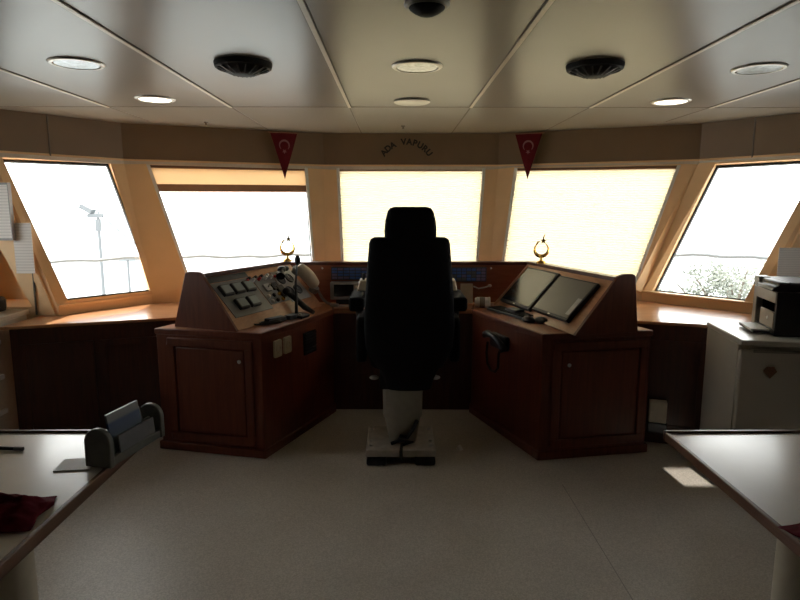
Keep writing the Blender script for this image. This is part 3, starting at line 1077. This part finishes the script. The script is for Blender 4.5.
for q, (x, y, lb) in enumerate([(.885, 3.93, 'black computer mouse on the right console, nearer the keyboard'), (.965, 3.90, 'black computer mouse on the right console, nearer the grey screen')]):
    t = thing('computer_mouse', (x, y, .80), lb, 'mouse', 'mice on the right console')
    obj('shell', MB(Matrix.Translation((x, y, .80)) @ Matrix.Rotation(R(25), 4, 'Z')).ell((0, 0, .014), (.036, .058, .024)), M_BLACK, t)
    obj('wheel', MB(Matrix.Translation((x, y, .80)) @ Matrix.Rotation(R(25), 4, 'Z')).cyl((-.005, -.03, .034), (.005, -.03, .034), .008, n=10), M_GREYP, t)
cu = thing('foil_cup', (.655, 4.50, .80), 'shiny silver cup lying at the inner end of the right console', 'cup')
obj('bowl', MB().lathe((.60, 4.50, .842), [(.034, 0), (.040, .02), (.040, .10), (.043, .115), (.036, .116), (.030, .02), (.002, .018)], 20, (1, -.1, 0)), M_JAR, cu)
obj('band', MB().lathe((.635, 4.4965, .842), [(.0405, 0), (.042, .008), (.042, .03), (.0405, .04)], 20, (1, -.1, 0)), M_PED, cu)

# telephone handset hooked on the inner side of the right console
FRi = frame((*C2, 0), (B2[0] - C2[0], B2[1] - C2[1], 0), (0, 0, 1))
wp = thing('wall_handset', tuple(FRi @ V((.42, .62, 0))), 'black handset with a looped cord hung on the right console side', 'telephone')
obj('cradle', MB(FRi).rbox(.33, .55, .600, .700, .0, .03, .02, 'Z'), M_BLACK, wp, bev=.004)
obj('handset', MB(FRi).tube([(.31, .675, .055), (.36, .695, .065), (.46, .69, .07), (.53, .66, .065), (.57, .62, .055)], [.026, .024, .02, .024, .028], 12), M_BLACK, wp)
obj('hook', MB(FRi).cyl((.285, .66, 0), (.285, .66, .05), .012, .008, 10), M_STEEL, wp)
obj('cord', MB(FRi).tube([(.30, .62, .03), (.285, .54, .03), (.30, .46, .028), (.35, .425, .026), (.41, .43, .026), (.45, .47, .026), (.46, .56, .03), (.48, .61, .03)], .009, 8), M_BLACK, wp)

# centre desk
dv = thing('radio_set', (-.38, 4.70, .80), 'grey boxed radio with a dark screen below the blue keys', 'radio')
obj('case', MB().box(-.515, -.245, 4.66, 4.735, .838, .975), M_GREYL, dv, bev=.006)
obj('foot', MB().box(-.47, -.29, 4.665, 4.73, .80, .838), M_BLACK, dv)
obj('screen', MB().box(-.485, -.33, 4.655, 4.662, .862, .958), M_SCREEN, dv, bev=.002)
for z in (.87, .90, .93):
    obj('button', MB().box(-.315, -.265, 4.654, 4.662, z, z + .02), M_WHITE, dv)
np_ = thing('notepad', (.565, 4.72, .80), 'beige notepad standing on the centre desk right of the chair', 'notepad')
obj('cover', MB().hexa([(.515, 4.70, .80), (.612, 4.70, .80), (.612, 4.72, .80), (.515, 4.72, .80)], [(.515, 4.735, .955), (.612, 4.735, .955), (.612, 4.742, .955), (.515, 4.742, .955)]), M_BEIGE, np_)
tag(obj('cable_plug', MB().tube([(.62, 4.76, .93), (.66, 4.745, .915), (.71, 4.74, .925), (.745, 4.75, .935)], .006, 8).ell((.75, 4.748, .937), (.016, .012, .012)), M_STEEL),
    'thin steel cable clip below the violet keys on the centre console', 'clip')


# crescent ornaments standing on the ledge
def ornament(x, y, z, label):
    t = thing('crescent_ornament', (x, y, z), label, 'ornament', 'brass crescent ornaments')
    obj('foot', MB().lathe((x, y, z), [(.034, 0), (.034, .010), (.026, .016), (.012, .022), (.009, .045), (.012, .050)], 20), M_GOLD, t)
    L = []
    N = 28
    cz = z + .105
    for q in range(N + 1):
        a = R(-90 - 150 + 300 * q / N)
        wd = .003 + .011 * math.cos((q / N - .5) * math.pi) ** 1.2
        c_ = V((x + .052 * math.cos(a), y, cz + .052 * math.sin(a)))
        rad = V((math.cos(a), 0, math.sin(a)))
        L.append([c_ + rad * wd, c_ + V((0, .008, 0)), c_ - rad * wd, c_ - V((0, .008, 0))])
    obj('crescent', MB().loops(L), M_GOLD, t)
    st = MB()
    P = []
    for q in range(10):
        a = R(90 + 36 * q)
        r_ = .026 if q % 2 == 0 else .011
        P.append((x + .012 + r_ * math.cos(a), cz + .066 + r_ * math.sin(a)))
    st.loops([[(a, y - .004, b) for a, b in P], [(a, y + .004, b) for a, b in P]])
    obj('star', st, M_GOLD, t)
    sp = MB().tube([(x - .045, y, cz + .035), (x - .028, y, cz + .056), (x - .012, y, cz + .060)], [.003, .008, .003], 8)
    sp.tube([(x + .012, y, cz + .085), (x + .024, y, cz + .118)], [.006, .002], 8)
    obj('finial', sp, M_GOLD, t)
    return t


ornament(-.842, 4.665, 1.141, 'small brass crescent ornament on the left console ledge before the bare window')
ornament(1.105, 4.55, 1.134, 'small brass crescent ornament on the right console ledge before the lowered blind')

# ------------------------------------------------------------------ helm chair
hc = thing('helm_chair', (.035, 3.62, 0), 'tall black upholstered helm chair on a grey pedestal, seen from behind', 'chair')
for x0, x1 in ((-.180, -.060), (.115, .240)):
    obj('rail_foot', MB().box(x0, x1, 3.45, 3.88, .0, .045), M_BLACK, hc, bev=.012)
bp = obj('base_plate', MB().box(-.182, .242, 3.46, 3.87, .052, .098), M_PLATE, hc, bev=.006)
obj('slide', MB().box(-.15, .21, 3.49, 3.84, .040, .056), M_BLACK, hc)
for x in (-.155, .215):
    for y in (3.53, 3.60, 3.80):
        obj('bolt', MB().lathe((x, y, .097), [(.011, 0), (.011, .012), (.006, .014), (.001, .014)], 8), M_STEEL, bp)
pd = MB()
L = []
for z, hw, hd_, cyy in ((.095, .085, .10, 3.66), (.13, .092, .105, 3.655), (.26, .112, .115, 3.65), (.272, .122, .12, 3.65), (.450, .125, .125, 3.65)):
    o_ = []
    for q in range(24):
        a = 2 * math.pi * q / 24
        cx_, sx_ = math.cos(a), math.sin(a)
        k_ = 4.0
        r_ = (abs(cx_) ** k_ + abs(sx_) ** k_) ** (-1 / k_)
        o_.append((.042 + hw * r_ * cx_, cyy + hd_ * r_ * sx_, z))
    L.append(o_)
obj('pedestal', MB().loops(L), M_COLUMN, hc)
obj('cable', MB().tube([(.02, 3.545, .13), (.03, 3.53, .16), (.07, 3.53, .15), (.10, 3.54, .19), (.13, 3.53, .26)], .012, 8)
    .tube([(-.03, 3.54, .108), (.02, 3.53, .13), (.10, 3.53, .12), (.035, 3.51, .11), (.03, 3.452, .095), (.03, 3.45, .05)], .011, 8), M_BLACK, hc)
obj('seat_mount', MB().rbox(-.10, .19, 3.56, 3.86, .450, .575, .02, 'Z'), M_BLACKM, hc)
for x in (-.135, .245):
    obj('lever', MB().tube([(x + (.07 if x < 0 else -.07), 3.66, .49), (x, 3.62, .505)], .008, 8), M_BLACK, hc)
    obj('lever_paddle', MB().ell((x, 3.60, .513), (.030, .02, .014)), M_STEEL, hc, label='bright metal paddle')


def cushion(rows, cx, y_mid, dep, name, lean=0.0, k_=3.2):
    """rows: (z, half width, half depth factor)"""
    L = []
    for z, hw, df in rows:
        o_ = []
        for q in range(36):
            a = 2 * math.pi * q / 36
            c_, s_ = math.cos(a), math.sin(a)
            r_ = (abs(c_) ** k_ + abs(s_) ** k_) ** (-1 / k_)
            o_.append((cx + hw * r_ * c_, y_mid + lean * (z - .45) + dep * df * r_ * s_, z))
        L.append(o_)
    return obj(name, MB().loops(L), M_BLACKF, hc)


cushion([(.455, .10, .6), (.465, .135, .9), (.52, .148, 1), (.58, .175, 1), (.64, .225, 1), (.72, .262, 1), (.85, .272, 1.0), (1.0, .265, 1), (1.15, .253, .95), (1.28, .242, .88), (1.345, .236, .8), (1.372, .226, .66), (1.382, .205, .4)],
        .080, 3.55, .075, 'backrest', -.04)
cushion([(1.362, .135, .7), (1.375, .150, .95), (1.42, .151, 1), (1.48, .146, 1), (1.53, .132, .95), (1.55, .118, .75), (1.557, .09, .4)], .085, 3.525, .055, 'headrest', -.02)
cushion([(.555, .20, .9), (.57, .235, 1), (.63, .255, 1), (.70, .255, .98), (.72, .235, .9)], .075, 3.80, .26, 'seat_cushion')
for sx in (-1, 1):
    x = .075 + sx * .290
    ar = MB()
    ar.rbox(x - .030, x + .030, 3.60, 3.99, .60, .885, .05, 'X')
    obj('side_panel', ar, M_BLACKF, hc, bev=.015)
    obj('arm_post', MB().cyl((x + sx * .02, 3.82, .86), (x + sx * .03, 3.82, .935), .022, n=12), M_BLACK, hc)
    a_ = obj('armrest', MB().rbox(x + sx * .026 - .045, x + sx * .026 + .045, 3.60, 4.0, .925, 1.012, .02, 'Y'), M_BLACKF, hc, bev=.012)
    obj('control_pod', MB().hexa([(x - .04 + sx * .0, 3.90, 1.011), (x + .04, 3.90, 1.011), (x + .04, 4.03, 1.0), (x - .04, 4.03, 1.0)],
                                 [(x - .025, 3.93, 1.075), (x + .030, 3.93, 1.075), (x + .03, 4.02, 1.085), (x - .025, 4.02, 1.085)]), M_BEIGE, a_, bev=.008, label='beige control pod')
    obj('joystick', MB().cyl((x, 3.97, 1.075), (x, 3.97, 1.12), .008, .011, 10), M_BLACK, a_)

# ------------------------------------------------------------------ ceiling fittings
def spot(x, y, lit, label, first=None):
    t = thing('ceiling_downlight', (x, y, CZ), label, 'ceiling light', 'recessed ceiling lights')
    r0 = .116 if lit else .118
    obj('ring', MB().lathe((x, y, CZ), [(r0 * .82, -.003), (r0 * .84, -.010), (r0 * .95, -.009), (r0, -.004), (r0, .0)], 36), M_ALU, t)
    obj('lens', MB().lathe((x, y, CZ), [(r0 * .82, -.004), (r0 * .78, -.008), (.01, -.009)], 30), M_LAMP if lit else M_LENS, t)


spot(-1.445, 2.86, False, 'unlit round ceiling light with white ring, leftmost on the ceiling')
spot(.10, 2.91, False, 'unlit round ceiling light at the middle, between the two black vents')
spot(1.707, 2.94, False, 'unlit round ceiling light, rightmost on the ceiling')
spot(-1.445, 3.76, True, 'lit round ceiling light above the left window, beyond the left black vent')
spot(1.692, 3.82, True, 'lit round ceiling light above the right window, beyond the right black vent')
tag(obj('ceiling_disc', MB().lathe((.10, 3.83, CZ), [(.11, 0), (.112, -.008), (.10, -.014), (.01, -.016)], 30), M_ALU), 'plain flat grey disc on the ceiling beyond the middle light', 'cover plate')
for x, y, lb in ((-.692, 2.86, 'round black ceiling vent left of the middle light'), (.917, 2.885, 'round black ceiling vent right of the middle light')):
    t = thing('ceiling_vent', (x, y, CZ), lb, 'air vent', 'black ceiling vents')
    obj('rim', MB().lathe((x, y, CZ), [(.108, -.022), (.116, -.028), (.126, -.022), (.130, -.006), (.130, 0)], 36), M_BLACKM, t)
    obj('core', MB().lathe((x, y, CZ), [(.106, -.016), (.07, -.044), (.04, -.054), (.01, -.054)], 30), M_BLACKM, t)
    bl = MB()
    for q in range(16):
        a = 2 * math.pi * q / 16
        c_, s_ = math.cos(a), math.sin(a)
        bl.hexa([(x + .05 * c_, y + .05 * s_, CZ - .053), (x + .112 * c_, y + .112 * s_, CZ - .027), (x + .112 * c_ + .006 * s_, y + .112 * s_ - .006 * c_, CZ - .027), (x + .05 * c_ + .006 * s_, y + .05 * s_ - .006 * c_, CZ - .053)],
                [(x + .05 * c_, y + .05 * s_, CZ - .045), (x + .112 * c_, y + .112 * s_, CZ - .018), (x + .112 * c_ + .006 * s_, y + .112 * s_ - .006 * c_, CZ - .018), (x + .05 * c_ + .006 * s_, y + .05 * s_ - .006 * c_, CZ - .045)])
    obj('blade_ring', bl, M_BLACK, t)
sd = thing('smoke_detector', (.10, 2.03, CZ), 'dark domed detector on the ceiling at the top of the view', 'detector')
obj('base', MB().lathe((.10, 2.03, CZ), [(.072, 0), (.074, -.012), (.066, -.020), (.01, -.020)], 28), M_PED, sd)
obj('dome', MB().lathe((.10, 2.03, CZ), [(.062, -.014), (.056, -.024), (.042, -.034), (.026, -.042), (.01, -.044)], 28), M_BLACKM, sd)
for x, y, lb in ((-1.45, 4.75, 'tiny dark sprinkler nozzle on the ceiling beside the left pennant'), (.06, 4.95, 'tiny dark sprinkler nozzle on the ceiling above the lettering')):
    tag(obj('sprinkler_nozzle', MB().lathe((x, y, CZ), [(.018, 0), (.016, -.006), (.007, -.010), (.006, -.022), (.012, -.024), (.001, -.026)], 14), M_GROOVE), lb, 'sprinkler', 'ceiling nozzles')


# ------------------------------------------------------------------ pennants and lettering
def pennant(cx, cy, d, label, wdt=.235, hgt=.385, top=2.182):
    d = V(d).normalized()
    nn = V((d.y, -d.x, 0))                      # towards the room
    t = thing('pennant', (cx, cy, top - hgt), label, 'pennant', 'red pennants on the header')
    F = frame(V((cx, cy, top)) + nn * .050, d, (0, 0, 1))
    cl = MB(F)
    rows = 10
    L = []
    for q in range(rows + 1):
        f = q / rows
        hw = max(.001, wdt / 2 * (1 - f))
        wv = .004 * math.sin(f * 5)
        L.append([(-hw, -hgt * f, wv), (0, -hgt * f, wv + .004), (hw, -hgt * f, wv), (0, -hgt * f, wv + .002 - .002)])
    cl.loops(L)
    obj('cloth', cl, M_FLAGRED, t, smooth=False)
    obj('rod', MB(F).cyl((-wdt / 2 - .01, 0, 0), (wdt / 2 + .01, 0, 0), .006, n=8), M_BROWN, t)
    # crescent and star print (horns down, star below)
    cm = MB(F)
    cz = -.105
    for q in range(20):
        a0, a1 = R(-48 + 276 * q / 20), R(-48 + 276 * (q + 1) / 20)

        def ring(a, f):
            w_ = .004 + .011 * math.sin(math.pi * f)
            return [(.046 * math.cos(a), cz + .046 * math.sin(a), .012), ((.046 - w_) * math.cos(a), cz + (.046 - w_) * math.sin(a), .012)]
        p = ring(a0, q / 20) + ring(a1, (q + 1) / 20)[::-1]
        cm.hexa(p, [(x, y, z + .001) for x, y, z in p])
    obj('crescent', cm, M_FLAGW, t, smooth=False)
    P = []
    for q in range(10):
        a = R(-90 + 36 * q)
        r_ = .021 if q % 2 == 0 else .0085
        P.append((r_ * math.cos(a), cz - .052 + r_ * math.sin(a)))
    obj('star', MB(F).loops([[(a, b, .010) for a, b in P], [(a, b, .012) for a, b in P]]), M_FLAGW, t, smooth=False)


pennant(-.968, 5.290, (1.485, .634, 0), 'red crescent pennant above the bare window, left of the lettering')
pennant(1.158, 5.325, (1.475, -.634, 0), 'red crescent pennant above the lowered blind, right of the lettering')


def lettering(text, c, rad, half, size, y):
    t = thing('ship_name_lettering', (c[0], y, c[1] + rad), 'black letters in an arch on the header above the middle blind', 'lettering')
    n = len(text)
    for i, ch in enumerate(text):
        if ch == ' ':
            continue
        cu_ = bpy.data.curves.new('t', 'FONT')
        cu_.body = ch
        cu_.size = size
        cu_.align_x = 'CENTER'
        cu_.extrude = .0015
        cu_.offset = .003
        ob = bpy.data.objects.new('t', cu_)
        COL.objects.link(ob)
        bpy.context.view_layer.update()
        dg = bpy.context.evaluated_depsgraph_get()
        me = bpy.data.meshes.new_from_object(ob.evaluated_get(dg))
        a = half - 2 * half * i / (n - 1)
        Mx = Matrix.Translation((c[0] - rad * math.sin(a), y, c[1] + rad * math.cos(a))) @ Matrix.Rotation(-a, 4, 'Y') @ Matrix.Rotation(R(90), 4, 'X')
        mb = MB(Mx)
        mb.add([v.co.copy() for v in me.vertices], [tuple(p.vertices) for p in me.polygons])
        COL.objects.unlink(ob)
        bpy.data.objects.remove(ob)
        bpy.data.curves.remove(cu_)
        bpy.data.meshes.remove(me)
        obj('letter', mb, M_INK, t, smooth=False)


lettering('ADA VAPURU', (.095, 1.872), .232, R(51), .072, 5.4375)

# ------------------------------------------------------------------ tables
def table(x0, x1, y0, y1, label, legs):
    t = thing('chart_table', ((x0 + x1) / 2, (y0 + y1) / 2, 0), label, 'table', 'laminate tables in the foreground')
    obj('tabletop', MB().box(x0 + .012, x1 - .012, y0 + .012, y1 - .012, .715, .748), M_TABLE, t)
    m = MB()
    m.box(x0, x1, y1 - .014, y1, .720, .756).box(x0, x1, y0, y0 + .014, .720, .756)
    m.box(x0, x0 + .014, y0 + .014, y1 - .014, .720, .752).box(x1 - .014, x1, y0 + .014, y1 - .014, .720, .752)
    obj('edge_band', m, M_EDGE, t, bev=.003, label='brown wood edging')
    for x, y in legs:
        lg_ = obj('leg', MB().cyl((x, y, .0), (x, y, .716), .052, n=24), M_POST, t)
        obj('foot_ring', MB().lathe((x, y, 0), [(.062, 0), (.062, .012), (.054, .018), (.053, .02)], 24), M_BLACKM, lg_)
    return t


table(-1.95, -.895, .25, 2.09, 'cream topped table at the left front with a red cloth and brochure holder', [(-1.01, 1.46), (-1.84, 1.46), (-1.01, .4), (-1.84, .4)])
table(.968, 1.72, .25, 2.07, 'cream topped table at the right front', [(1.045, 1.43), (1.63, 1.43), (1.045, .4), (1.63, .4)])

TT = .749
bh_ = thing('brochure_holder', (-.905, 1.92, TT), 'dark rounded brochure holder with picture cards at the left table corner', 'holder')
FB = frame((-.928, 1.775, TT), (.06, .27, 0), (0, 0, 1))


def end_plate(u, r_, h_):
    P = [(-r_, 0), (r_, 0)]
    for q in range(15):
        a = math.pi * q / 14
        P.append((r_ * math.cos(a), h_ - r_ + r_ * math.sin(a) * 1.0))
    m = MB(FB)
    m.loops([[(u, b, a) for a, b in P], [(u + .022, b, a) for a, b in P]])
    return obj('end_plate', m, M_HOLD, bh_, bev=.004)


end_plate(0.0, .046, .125)
end_plate(.265, .046, .120)
obj('tray', MB(FB).box(.02, .268, .0, .03, -.04, .04), M_HOLD, bh_, bev=.004)
obj('divider', MB(FB).box(.02, .266, .03, .075, -.004, .004), M_HOLD, bh_)
obj('picture_card', MB(FB).hexa([(.045, .03, .018), (.20, .03, .018), (.20, .03, .026), (.045, .03, .026)], [(.045, .155, -.002), (.20, .155, -.002), (.20, .155, .006), (.045, .155, .006)]), M_PIC, bh_, label='card with a blue picture')
obj('price_card', MB(FB).hexa([(.06, .03, .034), (.24, .03, .034), (.24, .03, .039), (.06, .03, .039)], [(.06, .085, .030), (.24, .085, .030), (.24, .085, .034), (.06, .085, .034)]), M_GREYP, bh_)
obj('note_slip', MB(FB).hexa([(.215, .03, -.02), (.265, .03, -.02), (.265, .03, -.016), (.215, .03, -.016)], [(.215, .105, -.03), (.25, .115, -.03), (.25, .115, -.026), (.215, .105, -.026)]), M_PAPER, bh_)
tag(obj('paper_card', MB(Matrix.Translation((-1.005, 1.80, TT)) @ Matrix.Rotation(R(8), 4, 'Z')).box(-.055, .05, -.045, .045, .0, .003), M_PAPER), 'white card lying flat on the left table beside the brochure holder', 'card')
pn = thing('pen', (-1.30, 1.92, TT), 'dark pen lying on the far left of the left table', 'pen')
obj('barrel', MB().cyl((-1.38, 1.925, TT + .006), (-1.27, 1.915, TT + .006), .006, n=10), M_BLACK, pn)
obj('cap', MB().cyl((-1.275, 1.9155, TT + .006), (-1.245, 1.913, TT + .006), .0072, n=10), M_GREYP, pn)


def cloth(name, cx, cy, sx, sy, ht, seed, label, rot):
    N = 26
    mb = MB(Matrix.Translation((cx, cy, TT)) @ Matrix.Rotation(rot, 4, 'Z'))
    pts, F = [], []
    for i in range(N + 1):
        for j in range(N + 1):
            u, v = i / N * 2 - 1, j / N * 2 - 1
            r_ = math.sqrt(u * u + v * v)
            ed = 1 + .14 * noise.noise(V((u * 1.6, v * 1.6, seed)))
            fall = max(0, 1 - r_ ** 2.2 / 1.5)
            z = .004 + ht * fall * (.55 + .9 * abs(noise.noise(V((u * 2.2, v * 2.2, seed + 4)))) + .35 * noise.noise(V((u * 5, v * 5, seed + 9))))
            pts.append((u * sx * ed, v * sy * ed, max(.003, z)))
    for i in range(N):
        for j in range(N):
            a = i * (N + 1) + j
            F.append((a, a + 1, a + N + 2, a + N + 1))
    b0 = len(pts)
    pts += [(x, y, .0008) for x, y, z in pts[:b0]]
    F += [tuple(q + b0 for q in reversed(f)) for f in F]
    bd = [i * (N + 1) for i in range(N + 1)] + [N * (N + 1) + j for j in range(1, N + 1)] + [i * (N + 1) + N for i in range(N - 1, -1, -1)] + [j for j in range(N - 1, 0, -1)]
    for q in range(len(bd)):
        a, c_ = bd[q], bd[(q + 1) % len(bd)]
        F.append((a, c_, c_ + b0, a + b0))
    mb.add(pts, F)
    return tag(obj(name, mb, M_CLOTH, subsurf=1), label, 'cloth')


cloth('cleaning_cloth', -1.055, 1.475, .125, .095, .05, 2.0, 'crumpled dark red cloth on the left table', R(10))
cloth('folded_cloth', 1.075, 1.375, .085, .065, .012, 7.0, 'flat dark red cloth at the right table edge', R(20))

# ------------------------------------------------------------------ right side: fridge, printer, bin, papers
FF = Matrix.Translation((1.80, 3.04, 0)) @ Matrix.Rotation(R(-9.5), 4, 'Z')     # local x along the front, y to the back
fg = thing('refrigerator', (1.80, 3.04, 0), 'low off-white refrigerator under the printer at the right', 'refrigerator')
obj('body', MB(FF).box(0, .56, .045, .52, .02, .840), M_FRIDGE, fg, bev=.006)
obj('top_panel', MB(FF).box(-.006, .566, -.008, .524, .840, .872), M_FRIDGE, fg, bev=.008)
dr = obj('door', MB(FF).box(0, .56, .0, .040, .06, .815), M_FRIDGE, fg, bev=.008)
obj('handle_recess', MB(FF).box(.06, .50, -.004, .004, .806, .822), M_PED, dr, bev=.002)
mg = MB(FF).loops([[(.13, y, .735), (.165, y, .735), (.18, y, .710), (.148, y, .672), (.115, y, .710)] for y in (-.006, .001)])
tag(obj('fridge_magnet', mg, M_BROWN), 'small dark magnet on the refrigerator door', 'magnet')
for x in (.05, .51):
    for y in (.08, .48):
        obj('foot', MB(FF).cyl((x, y, 0), (x, y, .022), .02, n=12), M_BLACK, fg)

FPn = Matrix.Translation((2.015, 3.12, .8735)) @ Matrix.Rotation(R(-13.5), 4, 'Z')
pr = thing('printer', (2.015, 3.12, .872), 'black and grey office printer on the refrigerator', 'printer')
W_, D_ = .40, .34
b_ = MB(FPn)
b_.box(.10, W_, 0, D_, .0, .235)              # rear body
b_.box(.0, .10, 0, .02, .0, .235).box(.0, .10, D_ - .03, D_, .0, .235).box(.0, .10, .02, D_ - .03, .0, .03)
obj('body', b_, M_BLACK, pr, bev=.004)
obj('front_fascia', MB(FPn).box(-.006, .012, .002, D_ - .004, .175, .235).box(-.004, .012, .02, .22, .035, .125), M_PRNT, pr, bev=.004)
obj('side_trim', MB(FPn).box(-.006, .03, D_ - .05, D_ + .002, .0, .235), M_PRNT, pr, bev=.004)
obj('scanner_lid', MB(FPn).box(.0, W_, .0, D_, .238, .288), M_BLACK, pr, bev=.012)
obj('control_panel', MB(FPn).hexa([(-.03, .0, .240), (.06, .0, .240), (.06, D_ - .09, .240), (-.03, D_ - .09, .240)], [(-.02, .0, .262), (.06, .0, .292), (.06, D_ - .09, .292), (-.02, D_ - .09, .262)]), M_BLACK, pr, bev=.006)
obj('panel_trim', MB(FPn).box(-.012, .05, D_ - .085, D_, .238, .293), M_PRNT, pr, bev=.006)
obj('paper_tray', MB(FPn).box(-.085, .08, .06, D_ - .05, .004, .014), M_GREYD, pr, bev=.002)
tag(obj('printed_sheet', MB(FPn).box(-.092, .06, .07, D_ - .06, .0145, .024), M_PAPER), 'white sheets lying in the printer tray', 'paper')
obj('button', MB(FPn).cyl((-.008, .10, .085), (.0, .10, .085), .009, n=12), M_WHITE, pr)

bn = thing('junction_box', (1.705, 3.754, .10), 'small pale box with black base fixed low on the dark counter front', 'box')
obj('base', MB(Matrix.Translation((-.095, .034, 0))).hexa([(1.735, 3.70, .10), (1.845, 3.66, .10), (1.868, 3.722, .10), (1.758, 3.762, .10)], [(1.735, 3.70, .17), (1.845, 3.66, .17), (1.868, 3.722, .17), (1.758, 3.762, .17)]), M_BLACK, bn, bev=.006)
obj('box', MB(Matrix.Translation((-.095, .034, 0))).hexa([(1.740, 3.70, .17), (1.840, 3.664, .17), (1.862, 3.724, .17), (1.762, 3.760, .17)], [(1.740, 3.70, .31), (1.840, 3.664, .31), (1.862, 3.724, .31), (1.762, 3.760, .31)]), M_SOCK, bn, bev=.005)

for x0, x1, z0, z1, y, lb in ((-2.66, -2.535, 1.352, 1.70, 4.0, 'printed notice on the left partition, the upper sheet in a clear frame'),
                              (-2.548, -2.425, 1.115, 1.452, 4.03, 'printed notice on the left partition, the lower sheet by the window'),
                              (2.585, 2.80, 1.075, 1.285, 4.03, 'printed notice on the right partition above the printer')):
    t = thing('notice_sheet', ((x0 + x1) / 2, y, z0), lb, 'notice', 'printed notices on the partitions')
    obj('sheet', MB().box(x0, x1, y, y + .004, z0, z1), M_PRINT, t)
    if x0 < -2.6:
        obj('frame', MB().box(x0 - .01, x1 + .004, y - .006, y + .03, z1, z1 + .014).box(x0 - .01, x1 + .004, y - .006, y + .03, z0 - .014, z0).box(x1, x1 + .005, y - .004, y + .03, z0, z1), M_GREYL, t)
    else:
        obj('pin', MB().ell(((x0 + x1) / 2, y - .002, z1 - .012), (.006, .004, .006), 8, 6).box(x0 + .02, x0 + .03, y + .003, 4.055, z0 + .2 if x0 < 0 else z0 + .1, z0 + .215 if x0 < 0 else z0 + .115), M_WHITE, t)

# ------------------------------------------------------------------ left side cabinet
lcab = thing('low_cabinet', (-2.8, 3.3, 0), 'low beige cabinet at the far left beside the dark wood counter', 'cabinet')
obj('body', MB().box(-3.25, -2.475, 2.75, 3.98, .0, .845), M_POST, lcab, bev=.006)
obj('top', MB().box(-3.25, -2.465, 2.74, 4.0, .845, .877), M_POST, lcab, bev=.006)
for z in (.66, .44, .22):
    d_ = obj('drawer', MB().box(-2.476, -2.462, 2.80, 3.62, z - .09, z + .09), M_POST, lcab, bev=.004)
    obj('handle', MB().box(-2.464, -2.445, 2.9, 3.655, z + .055, z + .085), M_WHITE, d_, bev=.004)
bg = thing('equipment_case', (-2.66, 3.86, .877), 'black case on the beige cabinet in front of the slanted recess', 'case')
obj('body', MB().box(-2.80, -2.575, 3.76, 3.95, .877, .975), M_BLACK, bg, bev=.02)
obj('handle', MB().tube([(-2.73, 3.86, .972), (-2.72, 3.86, 1.0), (-2.65, 3.86, 1.0), (-2.64, 3.86, .972)], .007, 8), M_BLACK, bg)

tag(obj('floor_glint', MB(Matrix.Translation((.415, 3.70, .0)) @ Matrix.Rotation(R(35), 4, 'Z')).hexa([(-.012, -.02, .001), (.012, -.02, .001), (.010, .02, .001), (-.014, .02, .001)], [(-.014, .004, .026), (.008, .004, .030), (.008, .008, .030), (-.014, .008, .026)]), M_PAPER),
    'tiny white sliver in place of a bright reflection on the floor right of the chair base', 'reflection stand-in')  # white sliver standing in for a reflection on the floor
